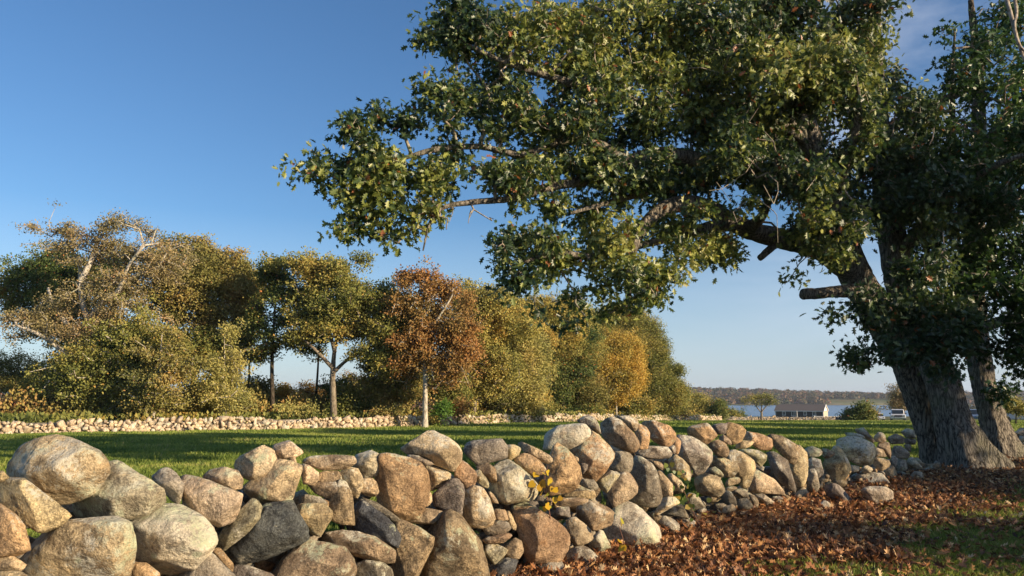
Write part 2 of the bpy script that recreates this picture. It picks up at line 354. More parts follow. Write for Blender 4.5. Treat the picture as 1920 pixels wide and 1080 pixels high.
# outline read off the photograph: view, outline, colour, lichen 0..1, nearest point (or None), flatness of the face, label
S = [
('A',[65,300,160,150,280,90,400,68,560,115,700,180,765,260,770,340,700,450,520,575,440,575,300,470,190,380,80,360],'t',.55,(470,300),.55,'large rounded tan boulder with pale green lichen cap'),
('A',[510,590,610,540,770,270,860,265,960,340,1160,450,1225,550,1180,580,1000,650,850,670,560,672,500,630],'g',.6,(900,545),.6,'grey wedge boulder with a white lichen spot and yellow underside'),
('A',[-10,400,100,380,180,385,300,480,440,580,505,640,440,700,320,755,270,750,140,650,-10,560],'t',.25,(250,560),.75,'long tan slab sloping down to the right'),
('A',[-60,320,40,308,72,370,0,405,-60,400],'t',.1,None,.6,''),
('A',[-80,560,0,562,110,640,170,710,215,880,140,920,0,940,-80,940],'o',.2,(80,760),.7,'orange boulder cut by the photo\'s left edge'),
('A',[-60,945,90,935,195,1000,150,1040,-60,1045],'t',.1,None,.7,''),
('A',[-60,1050,150,1045,200,1075,200,1160,-60,1160],'t',.1,None,.7,''),
('A',[190,1090,160,970,240,870,370,740,440,700,600,680,850,675,920,710,945,800,945,930,965,1000,930,1110,600,1200,200,1150],'t',.85,(640,830),.6,'big boulder splashed with white lichen at the bottom left'),
('A',[900,690,1000,660,1200,570,1260,555,1350,570,1440,640,1510,720,1550,780,1545,850,1480,950,1380,1030,1230,1110,1130,1080,1060,980,950,950,935,800],'w',.7,(1180,800),.55,'big smooth pale boulder with dark rough left face'),
('A',[960,980,1060,990,1150,1060,1150,1160,930,1160],'o',.1,None,.7,''),
('B',[-140,370,-70,310,-20,300,40,340,100,430,125,500,100,550,20,545,-30,480,-100,420],'g',.35,(30,420),.5,'small grey rounded stone beside a pink slab'),
('B',[90,370,130,358,260,390,400,450,515,490,500,640,440,680,340,715,240,660,100,560,125,480],'p',.1,(300,480),.85,'pinkish flat faced angular slab'),
('B',[220,370,300,310,400,295,480,320,520,380,510,450,480,485,400,450,260,385],'t',.3,(420,370),.5,'tan domed stone on top of the wall'),
('B',[460,250,520,210,600,180,690,130,740,180,772,260,740,310,680,350,600,392,540,380,480,330],'p',.35,(600,270),.75,'pale pinkish block perched at an angle'),
('B',[720,140,820,92,870,110,960,185,900,220,800,240,770,240,740,180],'p',.1,(860,180),.5,'pink wedge with a pointed right end'),
('B',[850,225,900,220,912,262,860,258],'t',0,None,.5,''),
('B',[520,410,600,400,700,340,775,245,860,255,950,290,990,340,930,410,890,450,915,510,880,545,760,540,640,545,560,480],'t',.3,(760,430),.6,'jagged tan stone with a hollowed side'),
('B',[925,265,1000,280,1065,330,1070,380,1030,420,960,410,990,340],'p',.1,None,.6,''),
('B',[950,250,1010,215,1200,205,1370,215,1310,280,1240,310,1100,312,1000,275],'t',.2,(1160,260),.7,'flat capping slab, half dark and half pale'),
('B',[1065,325,1210,320,1240,370,1235,405,1070,405],'b',.1,None,.8,''),
('B',[970,430,1070,405,1230,400,1260,480,1230,530,1130,520,1020,470],'b',.1,(1200,430),.6,''),
('B',[940,520,980,490,1080,510,1150,560,1080,580,940,570],'k',.1,None,.7,''),
('B',[905,575,960,560,1110,560,1165,620,1160,660,1080,785,1020,770,920,650],'t',.1,(1040,620),.8,'triangular tan stone pointing down'),
('B',[340,800,420,700,500,620,540,525,600,530,612,570,665,580,660,640,560,760,380,900,350,870],'m',.3,(600,640),.6,'layered yellowish slab standing on edge'),
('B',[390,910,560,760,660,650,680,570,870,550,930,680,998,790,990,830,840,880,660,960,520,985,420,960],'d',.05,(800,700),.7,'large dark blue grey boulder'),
('B',[300,900,350,868,400,950,460,1000,440,1060,380,990],'o',.1,None,.6,''),
('B',[60,1080,150,970,280,905,360,985,450,1070,450,1170,40,1170],'k',.2,(260,1000),.6,''),
('B',[440,1000,560,1005,650,1050,760,1075,760,1160,440,1160],'k',.1,None,.6,''),
('B',[740,1085,820,960,900,880,1010,830,1150,870,1250,880,1310,960,1335,1060,1335,1180,700,1180],'b',.25,(1040,950),.7,'broad brown grey boulder at the bottom'),
('C',[-10,385,60,420,80,520,95,700,90,750,0,720,-90,690,-80,540,-10,490],'b',.15,(10,500),.7,'upright brown block'),
('C',[-20,335,60,298,120,310,155,380,150,440,110,530,80,540,50,420,0,375],'t',.1,(90,400),.6,'round tan stone under the capping slab'),
('C',[80,280,110,205,210,175,270,200,298,280,250,365,160,370,120,320],'w',.5,(210,270),.5,'pale crusty stone with a grey left face'),
('C',[160,378,245,372,270,470,230,525,130,470],'t',.0,None,.8,''),
('C',[255,400,290,290,285,215,380,210,500,240,570,275,620,350,630,440,600,570,550,650,430,670,360,620,270,540],'o',.35,(470,400),.7,'large round orange brown boulder with a pale green lichen spot'),
('C',[110,510,230,530,360,620,430,670,380,690,230,600],'k',.1,None,.6,''),
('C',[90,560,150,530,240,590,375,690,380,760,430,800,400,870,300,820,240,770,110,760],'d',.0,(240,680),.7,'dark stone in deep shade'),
('C',[-200,850,-180,770,-100,735,0,750,110,765,240,800,310,850,370,890,380,980,300,980,210,960,60,910,-80,880],'b',.15,(140,830),.6,'long brown slab lying low in the wall'),
('C',[375,700,440,685,560,740,660,810,650,870,600,980,540,1080,500,1180,380,1160,390,1060,375,960,370,890,420,830,430,790],'b',.1,(520,830),.8,'tall smooth brown stone with a slanting right edge'),
('C',[90,1010,180,965,300,985,370,1040,390,1110,380,1190,90,1190],'k',.3,(240,1040),.6,''),
('C',[-90,960,0,890,60,960,95,1030,90,1190,-60,1190],'k',.25,(10,980),.6,''),
('C',[550,1100,600,960,640,830,640,760,720,650,780,618,860,650,920,740,1000,840,1030,950,1030,1010,1060,1080,1060,1200,550,1200],'b',.25,(840,850),.65,'huge brown boulder standing on end at the bottom'),
('C',[430,675,560,650,620,592,740,615,740,640,660,705,560,700],'t',.05,(640,640),.7,''),
('C',[600,575,620,490,650,475,658,540,640,580],'t',0,None,.6,''),
('C',[580,280,680,275,760,320,790,350,770,410,700,450,630,460,625,370],'t',.4,(700,350),.6,'pale oval stone'),
('C',[400,100,440,75,560,50,670,38,760,80,830,130,862,180,855,240,800,320,740,280,640,240,500,205,420,150],'t',.3,(715,190),.45,'ridged tan capstone balanced on the wall against the grass'),
('C',[460,200,560,210,680,270,600,285,500,240],'k',.2,None,.6,''),
('C',[800,330,855,235,900,240,960,300,975,360,960,430,900,450,880,390,820,370],'o',.1,(900,330),.6,'rough tan stone beneath the balanced capstone'),
('C',[655,500,720,450,790,385,850,380,892,420,885,480,860,640,740,600,660,570],'k',.1,(868,450),.75,'dark box shaped stone with a bright right edge'),
('C',[870,640,890,480,960,430,1020,450,1070,520,1110,660,1080,710,1020,730,930,715],'t',.4,(1000,560),.65,'upright pear shaped stone streaked grey'),
('C',[885,220,900,130,950,105,1150,90,1190,140,1190,225,1100,250,970,275],'k',.25,(1165,180),.8,'long dark grey capping block'),
('C',[965,320,1000,310,1070,400,1060,455,1020,430,970,390],'m',.4,None,.6,''),
('C',[970,290,1060,265,1110,300,1140,400,1080,400,1020,330],'b',.1,(1080,310),.7,''),
('C',[1060,455,1100,490,1140,550,1100,565,1075,500],'t',.1,None,.6,''),
('D',[205,60,290,60,330,95,300,140,240,175,205,160,190,110],'t',.3,(215,110),.6,''),
('D',[80,400,95,340,150,330,95,210,210,165,260,200,380,300,440,370,460,430,440,475,330,480,200,515,150,490],'g',.55,(280,360),.75,'wide pale grey block with two yellow green lichen spots'),
('D',[280,40,330,38,450,90,540,140,570,175,520,210,440,160,340,110],'t',.2,(450,110),.6,'thin slab slanting down to the right'),
('D',[265,175,340,125,400,140,470,190,512,250,480,300,420,300,330,250],'o',.1,(400,200),.6,''),
('D',[515,240,560,180,570,90,600,52,660,90,720,150,770,230,782,310,740,400,690,440,600,465,520,460,480,420,520,330],'o',.1,(650,260),.8,'egg shaped warm tan boulder behind the yellow vine'),
('D',[730,140,770,160,770,190,745,185],'t',.1,None,.6,''),
('D',[780,200,840,210,835,250,790,300],'k',.1,None,.8,''),
('E',[300,430,400,370,510,280,560,270,650,330,720,390,780,480,780,540,740,660,700,730,590,800,440,740,400,580,340,500],'o',.45,(580,480),.55,'boulder with a white splash, brown left face and orange right face'),
('E',[0,300,60,230,170,175,380,150,450,155,500,210,515,280,400,370,290,430,200,410,140,375,0,440],'w',.9,(330,290),.6,'flat slab crusted with white lichen on top of the wall'),
('E',[450,155,520,190,600,250,660,320,600,300,520,265],'t',.1,None,.7,''),
('E',[370,120,430,75,500,45,560,70,610,150,640,270,580,230,500,180,430,150],'k',.3,(560,130),.55,'small dark dome stone at the top of the wall'),
('E',[630,150,700,95,780,75,860,110,940,190,1010,260,1060,350,1065,420,1020,460,960,465,870,440,760,380,680,320,640,240],'b',.15,(900,330),.55,'big brown domed boulder on top of the wall'),
('E',[820,70,950,60,1050,90,1060,150,1040,210,1000,240,950,190,870,110],'t',.3,(1010,130),.6,''),
('E',[1000,245,1050,215,1070,150,1150,190,1185,250,1185,330,1165,420,1070,430,1065,370],'o',.1,(1120,290),.7,''),
('E',[1090,130,1150,100,1250,120,1400,170,1460,240,1480,300,1440,370,1370,410,1240,390,1190,340,1190,240,1150,180],'o',.15,(1320,260),.65,'rounded warm tan boulder at the wall\'s crest'),
('E',[1440,370,1490,300,1545,350,1530,430,1505,500,1460,470],'o',.05,None,.7,''),
('E',[1395,410,1450,375,1495,430,1470,490,1420,470],'k',.4,None,.5,''),
('E',[1020,460,1180,400,1380,410,1440,490,1400,530,1220,550,1150,540,1060,510],'k',.5,(1300,450),.7,'flat stone blotched black and tan'),
('E',[1215,560,1310,580,1350,620,1355,670,1260,655,1230,620],'t',.0,None,.8,''),
('E',[1490,285,1560,280,1680,310,1840,400,1885,470,1880,560,1800,690,1700,735,1660,700,1620,620,1530,560,1515,450,1550,360],'g',.4,(1720,480),.6,'speckled grey round boulder'),
('E',[1370,580,1480,500,1560,550,1640,640,1665,720,1660,820,1560,760,1440,680,1420,640],'t',.4,(1540,610),.6,''),
('E',[740,395,830,420,940,470,990,510,995,600,970,690,880,700,820,660,750,650,785,540,775,470],'g',.45,(920,540),.6,'greenish grey stone with a sloping top'),
('E',[1010,500,1090,535,1200,580,1260,670,1280,800,1320,950,1290,1050,1200,1075,1060,1040,960,1000,1040,900,1040,830,1010,770],'k',.25,(1180,760),.7,'tall grey brown stone standing upright'),
('E',[710,920,730,820,780,750,870,700,960,700,1010,770,1045,850,1040,920,980,980,880,990,790,1075,750,1020],'t',.15,(900,850),.9,'flat yellowish face shaped like a shield'),
('E',[590,800,740,680,830,665,870,700,780,750,730,820,710,920,640,880],'m',.3,None,.7,''),
('E',[400,830,430,765,560,780,615,860,580,890,500,895],'g',.2,(520,820),.7,''),
('D',[600,462,740,420,920,405,915,440,870,480,760,470],'b',.1,None,.7,''),
('D',[580,490,660,475,760,470,860,485,800,520,700,540,600,530],'t',.1,None,.7,''),
('F',[340,300,400,240,520,240,680,280,760,340,790,400,785,520,700,550,500,565,420,480,370,400],'b',.25,(600,390),.8,'rough brown block in the lower wall'),
('F',[680,600,790,520,800,320,870,230,960,260,1100,350,1240,480,1320,600,1355,690,1350,760,1300,830,1130,880,950,900,830,870,760,760],'w',.6,(1130,560),.6,'large smooth pale boulder at the foot of the wall in leaves'),
('D',[200,540,260,490,390,480,460,500,560,600,650,710,685,770,690,850,620,950,560,960,400,970,310,860,280,760,290,690],'o',.15,(520,740),.6,'large orange brown boulder, dark on its left face'),
('F',[250,460,300,430,360,425,450,550,540,570,550,650,490,700,400,730,310,740,280,600],'t',.2,(420,580),.7,''),
('F',[490,700,560,640,620,570,660,575,765,745,680,770,590,810,530,770],'g',.6,(640,680),.6,''),
('F',[200,870,260,800,420,735,520,790,610,880,660,960,690,1040,560,1120,330,1120,230,1030],'g',.45,(460,870),.6,'low grey boulder sunk among leaves'),
('F',[620,810,690,790,720,850,690,890,640,870],'t',.1,None,.6,''),
('F',[120,310,280,305,295,420,210,400,150,400],'k',.1,(270,350),.8,''),
('D',[205,545,240,590,285,690,275,735,240,700,205,620],'t',.1,None,.7,''),
('D',[105,550,200,545,220,640,170,650,115,640],'b',.0,None,.8,''),
('D',[10,690,150,650,215,665,240,710,180,760,60,765],'k',.4,(150,700),.7,''),
('D',[20,800,60,775,180,760,240,735,250,770,180,820,60,830],'b',.1,None,.7,''),
('D',[10,840,130,835,225,880,200,910,115,995,60,930],'m',.1,(110,880),.8,''),
('D',[190,850,270,785,320,810,338,880,310,940,240,955,190,930,225,885],'b',.15,None,.6,''),
('D',[60,1010,190,940,290,960,260,1060,200,1120,40,1120],'d',.2,None,.6,''),
('D',[400,975,560,955,640,960,660,1050,560,1100,380,1100],'k',.2,None,.6,''),
('F',[1210,430,1280,340,1340,200,1470,195,1520,260,1400,320,1290,390],'t',.4,(1400,260),.7,''),
('F',[1320,380,1480,290,1540,280,1610,330,1665,430,1640,440,1530,400,1400,390],'k',.3,None,.7,''),
('F',[1290,480,1340,410,1420,420,1510,480,1525,560,1480,620,1420,600],'g',.2,None,.5,''),
('F',[1530,400,1620,420,1700,460,1790,590,1700,640,1630,580,1550,500],'w',.3,None,.7,''),
('E',[1270,685,1340,690,1440,820,1430,880,1445,960,1330,965,1290,850],'t',.1,(1380,820),.7,''),
('E',[1390,720,1440,710,1540,790,1600,880,1520,905,1440,860],'p',.3,None,.7,''),
('E',[1600,960,1640,920,1760,970,1840,1080,1700,1110,1600,1060],'g',.4,None,.7,''),
('G',[-60,190,40,150,150,130,210,200,280,290,230,340,140,375,60,350,-50,280],'o',.05,(70,230),.6,'angular orange block with a dark left face on the crest'),
('G',[160,370,280,330,360,370,405,460,370,520,250,500,190,420],'b',.1,(290,390),.6,''),
('G',[200,170,270,145,385,138,360,260,270,268],'k',.1,None,.7,''),
('G',[370,150,400,132,500,160,590,190,595,230,540,340,480,370,420,380,350,270],'o',.1,(430,200),.7,'tan cube like stone on the crest'),
('G',[280,300,350,270,420,330,430,380,390,385,300,340],'t',.1,None,.6,''),
('G',[455,400,540,335,690,345,685,390,600,420,490,430],'t',.05,(600,380),.7,'pale flat slab'),
('G',[560,300,600,235,720,260,870,290,885,390,860,440,740,435,690,400,680,345,560,325],'o',.1,(690,320),.75,'long tan block with a dark left end'),
('G',[840,290,880,270,990,290,1130,370,1210,420,1160,500,1145,580,1100,605,1080,520,990,440,890,380],'b',.15,(1010,350),.7,'long brown stone curving down the crest'),
('G',[1130,380,1200,400,1280,490,1285,600,1280,730,1240,850,1170,920,1090,800,1050,700,1090,620,1150,560],'t',.3,(1200,560),.65,'big tan boulder leaning at the end of the high part'),
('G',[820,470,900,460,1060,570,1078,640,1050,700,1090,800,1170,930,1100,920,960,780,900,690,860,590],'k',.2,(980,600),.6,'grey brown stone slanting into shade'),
('G',[510,440,620,435,730,450,820,500,810,560,750,630,690,560,600,500],'m',.75,(700,500),.7,'flat stone with pale green moss on top'),
('G',[400,470,450,445,560,480,680,570,690,650,660,760,610,880,540,860,480,740,510,640,470,570,370,520],'t',.2,(580,620),.7,'tall tan stone in the middle of the wall'),
('G',[690,655,800,720,900,770,970,850,1040,940,860,920,760,905,640,905,620,850,660,770],'t',.0,(780,830),.9,'flat triangular tan slab'),
('G',[210,510,300,515,400,560,480,590,515,650,460,730,380,740,310,670,200,600],'t',.15,(400,620),.6,''),
('G',[150,660,240,630,300,670,355,740,330,760,270,710],'m',.2,None,.7,''),
('G',[20,740,130,690,260,710,300,780,355,900,280,975,180,930,60,930,20,830],'t',.2,(180,800),.7,'grey tan cube shaped block'),
('G',[340,830,400,760,520,750,540,800,440,840,350,855],'t',.1,None,.7,''),
('G',[350,862,480,845,490,880,420,910,360,895],'b',.1,None,.7,''),
('G',[330,930,370,900,420,910,470,980,490,1060,430,1090,340,1040],'k',.1,None,.6,''),
('H',[430,680,470,600,600,560,600,640,500,690],'t',.1,None,.6,''),
('H',[560,430,640,395,720,410,745,485,680,500,600,485],'k',.05,None,.7,''),
('H',[608,520,720,505,795,590,760,628,630,628],'k',.05,None,.8,''),
('H',[750,480,800,460,850,530,862,620,800,605],'b',.05,None,.7,''),
('H',[800,460,880,435,940,500,1035,550,950,590,870,520],'g',.1,None,.6,''),
('H',[570,665,700,640,840,690,830,730,720,770,620,745],'t',.1,None,.7,''),
('H',[430,730,550,680,600,740,625,815,560,815,470,775],'t',.1,None,.7,''),
('H',[880,700,900,620,950,610,1015,680,1010,740,940,760],'g',.2,None,.6,''),
('H',[890,745,1000,752,960,805,900,795],'g',.1,None,.6,''),
('H',[960,600,1080,510,1135,540,1140,600,1090,640,1020,670],'b',.1,None,.7,''),
('H',[960,490,1090,480,1150,520,1060,532],'k',.1,None,.7,''),
('G',[1100,970,1160,920,1240,860,1290,920,1290,1010,1200,1050,1120,1050],'t',.1,(1200,950),.7,''),
('G',[1230,410,1330,400,1440,440,1455,490,1400,515,1290,520,1265,470],'w',.8,(1350,450),.6,'low rounded capstone with yellow green lichen'),
('G',[1285,560,1340,530,1430,560,1465,700,1400,760,1370,640,1290,620],'g',.55,(1390,620),.6,''),
('G',[1260,760,1300,640,1350,620,1390,700,1420,850,1380,920,1310,905],'g',.3,(1350,740),.6,'upright grey stone'),
('G',[1450,420,1530,430,1600,490,1500,545,1460,530],'b',.1,None,.6,''),
('G',[1465,590,1530,540,1560,500,1580,400,1650,420,1710,500,1770,650,1740,700,1700,770,1560,800,1500,720],'t',.3,(1610,620),.6,'two tone stone, blue grey above and tan below'),
('G',[1560,795,1700,765,1735,830,1690,865,1610,855],'t',.1,None,.6,''),
('I',[320,370,380,290,540,230,680,250,830,330,830,420,800,540,660,548,560,500,510,420,420,350],'m',.8,(640,400),.6,'large rounded boulder mottled with grey green lichen'),
('I',[500,180,600,190,700,210,750,262,640,245,530,228],'g',.4,None,.7,''),
('I',[620,150,720,135,850,290,820,303,740,235,640,190],'g',.35,(730,170),.7,'thin slab tilted up on edge on top'),
('I',[830,230,890,175,950,200,970,290,850,290],'t',.3,None,.6,''),
('I',[840,330,890,290,1000,300,1022,420,1010,480,960,440,900,390],'b',.1,(960,350),.7,''),
('I',[850,460,840,350,930,380,980,460],'t',.1,None,.7,''),
('I',[985,240,1080,200,1170,240,1170,312,1020,312],'g',.3,None,.7,''),
('I',[1130,180,1200,140,1280,160,1310,260,1180,240],'g',.3,None,.6,''),
('I',[1170,250,1310,262,1300,325,1180,312],'k',.2,None,.7,''),
('I',[1020,420,1040,340,1130,340,1240,420,1230,480,1080,470,1020,455],'g',.2,(1100,400),.75,'grey slab at the low end near the oak'),
('I',[1170,320,1250,322,1250,405,1195,392],'k',.2,None,.7,''),
('I',[1020,462,1060,450,1100,480,1085,580,1045,560],'g',.2,None,.7,''),
('I',[1100,482,1180,472,1212,600,1150,622,1100,600],'g',.2,None,.6,''),
('I',[1230,460,1270,460,1390,590,1300,595,1210,515],'w',.3,None,.7,''),
('I',[560,550,672,560,662,622,590,632],'w',.1,None,.6,''),
('I',[690,590,740,550,820,590,800,642,700,642],'g',.2,None,.6,''),
('I',[820,470,930,470,1000,500,1020,560,920,620,830,590],'b',.2,None,.7,''),
('I',[925,625,1010,560,1060,560,1092,650,1070,722,1000,722],'t',.2,(1020,640),.6,''),
('I',[640,660,820,640,920,650,1010,760,1000,812,850,795,700,785,620,735],'g',.35,(850,690),.6,'rounded boulder at the foot of the low end'),
]
LOOSE = [
('I',[690,840,760,795,960,800,1035,850,1040,930,940,1005,860,990,720,910],'g',.3,(970,850),.75,'squared grey tan boulder lying loose in the leaves at the low end of the wall'),
('I',[270,790,350,735,450,790,530,880,600,960,560,990,440,960,300,880],'k',.25,(400,830),.7,'long dark wedge shaped stone sloping into the leaves beside the wall'),
('I',[200,1000,270,950,330,970,360,1050,240,1065],'g',.4,None,.6,'small mossy stone half buried in leaves left of the squared boulder'),
('I',[1210,690,1290,620,1400,640,1420,710,1300,735],'g',.2,None,.6,'low shaded stone lying by itself in front of the big oak'),
('F',[1640,730,1680,680,1740,700,1705,750],'g',.3,None,.6,'fist sized grey stone on the leaves right of the smooth pale boulder'),
]
ZMID = np.interp(WU, [-150, 0, 700, 1100, 1500, 1750], [0.6, 0.6, 0.6, 0.62, 0.4, 0.35])
def wall_Y(u, v):
    Y = float(np.interp(u, WU, WY))
    for _ in range(4):
        z = P(u, v, Y)[2]
        Y = float(np.interp(u, WU, WY)) + 0.34 * max(z, 0)
    return Y

def make_stone(entry, k, ground=False):
    view, pts, colr, lich, apex, flat, label = entry
    ox, oy, s = VIEWS[view]
    pu = ox + np.array(pts[0::2]) / s; pv = oy + np.array(pts[1::2]) / s
    cu, cv = (pu.min() + pu.max()) / 2, (pv.min() + pv.max()) / 2
    cu = cu * 0.5 + pu.mean() * 0.5; cv = cv * 0.5 + pv.mean() * 0.5
    r = random.Random(k * 13 + 5)
    if ground:
        vb = pv.max()
        b = (540 - vb) / FPX
        tt = -(CAMZ) / (SP + b * CP); Yc = tt * (CP - b * SP) + 0.12
    else:
        Yc = wall_Y(cu, cv) + r.uniform(-0.03, 0.03)
    sc = 1.10
    outl = np.array([P(cu + (a - cu) * sc, cv + (b - cv) * sc, Yc) for a, b in zip(pu, pv)])
    C = P(cu, cv, Yc)
    vd = norm(C - np.array([0, 0, CAMZ]))
    w = (pu.max() - pu.min()) * Yc / FPX; h = (pv.max() - pv.min()) * Yc / FPX
    T = (0.55 * min(w, h) + 0.18 * max(w, h)) * r.uniform(0.9, 1.15)
    if apex: A = P(ox + apex[0] / s, oy + apex[1] / s, Yc)
    else: A = C + (outl[r.randrange(len(outl))] - C) * r.uniform(0.0, 0.35)
    pl = list(outl)
    # slide outline vertices a little along the view ray so the silhouette is not in one plane
    pl = [p + vd * r.uniform(-0.12, 0.12) * T for p in pl]
    nk = max(2, round(len(outl) / r.choice([4, 4, 5])))
    for p in outl[r.randrange(nk)::nk]:
        f = min(0.97, flat * r.uniform(0.95, 1.4))
        pl.append(A + (p - A) * f - vd * T * r.uniform(0.25, 0.60))
    pl.append(A - vd * T * (0.68 if flat < 0.7 else 0.58))
    for p in outl[::2]:
        pl.append(C + (p - C) * r.uniform(0.7, 0.95) + vd * T * r.uniform(0.45, 0.7))
    area = len(pts) and (pu.max() - pu.min()) * (pv.max() - pv.min())
    sub = 5 if area > 6000 else (4 if area > 900 else 3)
    V, Fc = rock_verts(pl, C, sub, p=150 if flat >= 0.6 else 60, rough=0.55, seed=k * 3.7, cuts=5 if flat >= 0.6 else 3, cutdir=-vd)
    c = np.array(PAL[colr]) * r.uniform(0.9, 1.1)
    c = c * np.array([1, r.uniform(0.96, 1.03), r.uniform(0.93, 1.05)])
    return V, Fc, np.array([c[0], c[1], c[2], lich]), area, label

stones = [make_stone(e, k) for k, e in enumerate(S)]
order = sorted(range(len(stones)), key=lambda i: -stones[i][3])
wall = thing('dry_stone_wall', (0.8, 8.0, 0.0), 'tumbled dry stone wall of big tan and grey boulders running from the lower left to the large oak', 'stone wall')
for i in order[:99]:
    V, Fc, c, a, lab = stones[i]
    o = np_mesh('boulder', V, [Fc], M['stone'], wall, cattr={'scol': np.tile(c, (len(V), 1))})
    if lab: o['label'] = lab
# rubble core, behind and between the face stones, plus the small face stones
TOPU = [-150, 0, 60, 200, 300, 420, 520, 600, 700, 800, 870, 1000, 1080, 1200, 1300, 1400, 1480, 1540, 1620, 1700, 1760]
TOPV = [850, 905, 840, 880, 905, 890, 850, 870, 868, 835, 850, 840, 805, 790, 805, 815, 830, 850, 850, 835, 840]
VV, FF, CC = [], [], []; off = 0
def add_rock(V, Fc, c):
    global off
    VV.append(V); FF.append(Fc + off); CC.append(np.tile(c, (len(V), 1))); off += len(V)
for i in order[99:]:
    add_rock(stones[i][0], stones[i][1], stones[i][2])
def rand_rock(C, rad, k, sub=2, asp=(1, 0.8, 0.7), npt=11):
    r = np.random.default_rng(k)
    pts = norm(r.normal(size=(npt, 3))) * rad * r.uniform(0.75, 1.15, (npt, 1)) * np.array(asp)
    a = r.uniform(0, 6.28); R = np.array([[math.cos(a), -math.sin(a), 0], [math.sin(a), math.cos(a), 0], [0, 0, 1]])
    pts = pts @ R.T
    return rock_verts(pts + C, np.array(C), sub, p=90, rough=0.6, seed=k * 1.7)
for k in range(950):
    u = rng.uniform(-260, 1790)
    Yf = float(np.interp(u, WU, WY)); 
    x = (u - 960) / FPX * Yf
    if u < 0 and rng.random() < 0.3: continue
    top = P(u, float(np.interp(u, TOPU, TOPV)), Yf + 0.35)[2] - 0.20
    if k % 5 == 0:   # back face
        d, zz, rad = rng.uniform(0.75, 1.05), rng.uniform(0.0, max(0.15, top - 0.12)), rng.uniform(0.14, 0.24)
    else:
        d, zz, rad = rng.uniform(0.34, 0.8), rng.uniform(0.0, max(0.1, top - 0.1)), rng.uniform(0.10, 0.19)
    # inward normal of the wall ~ (-0.68, 0.73)
    C = np.array([x - 0.68 * d, Yf + 0.73 * d + 0.2 * zz, zz])
    V, Fc = rand_rock(C, rad * (0.75 + 0.02 * Yf), k, 2)
    kk = rng.choice(list('tgobkk')); c = np.array(PAL[kk]) * 0.9
    add_rock(V, Fc, [*c, rng.uniform(0, .3)])
# small chinking stones low on the front face where gaps open
for k in range(150):
    u = rng.uniform(950, 1700); Yf = float(np.interp(u, WU, WY)) + 0.05
    x = (u - 960) / FPX * Yf
    zz = rng.uniform(0.0, 0.35); rad = rng.uniform(0.04, 0.09)
    V, Fc = rand_rock(np.array([x - 0.1, Yf + 0.16 + 0.3 * zz, zz]), rad * (0.7 + 0.03 * Yf), 900 + k, 2)
    add_rock(V, Fc, [*(np.array(PAL[rng.choice(list('tgobk'))])), rng.uniform(0, .3)])
o = np_mesh('small_stone', np.concatenate(VV), [np.concatenate(FF)], M['stone'], wall, cattr={'scol': np.concatenate(CC)})
tag(o, kind='stuff')
for k, e in enumerate(LOOSE):
    V, Fc, c, a, lab = make_stone(e, 500 + k, True)
    org = V.mean(0); org[2] = V[:, 2].min()
    o = np_mesh('loose_stone', V, [Fc], M['stone'], None, cattr={'scol': np.tile(c, (len(V), 1))}, origin=org)
    o.location = org; tag(o, lab, 'stone')

# ------------------------------------------------------------------ procedural rubble walls (far side of the field, beyond the oak)
def hull_rock(C, rad, k, asp=(1.25, 0.9, 0.9)):
    r = np.random.default_rng(k)
    pts = norm(r.normal(size=(11, 3))) * rad * r.uniform(0.8, 1.1, (11, 1)) * np.array(asp)
    a, b = r.uniform(0, 6.28), r.uniform(-.6, .6); R = np.array([[math.cos(a), -math.sin(a), 0], [math.sin(a), math.cos(a), 0], [0, 0, 1]])
    R2 = np.array([[math.cos(b), 0, -math.sin(b)], [0, 1, 0], [math.sin(b), 0, math.cos(b)]])
    pts = pts @ R2.T @ R.T
    bm = bmesh.new(); vs = [bm.verts.new(p) for p in pts]
    res = bmesh.ops.convex_hull(bm, input=vs)
    dead = [v for v in bm.verts if not v.link_faces]; bmesh.ops.delete(bm, geom=dead, context='VERTS')
    bmesh.ops.recalc_face_normals(bm, faces=bm.faces[:]); bm.verts.index_update()
    V = np.array([v.co[:] for v in bm.verts]); Fc = np.array([[v.index for v in f.verts] for f in bm.faces if len(f.verts) == 3]); bm.free()
    return V + np.array(C), Fc

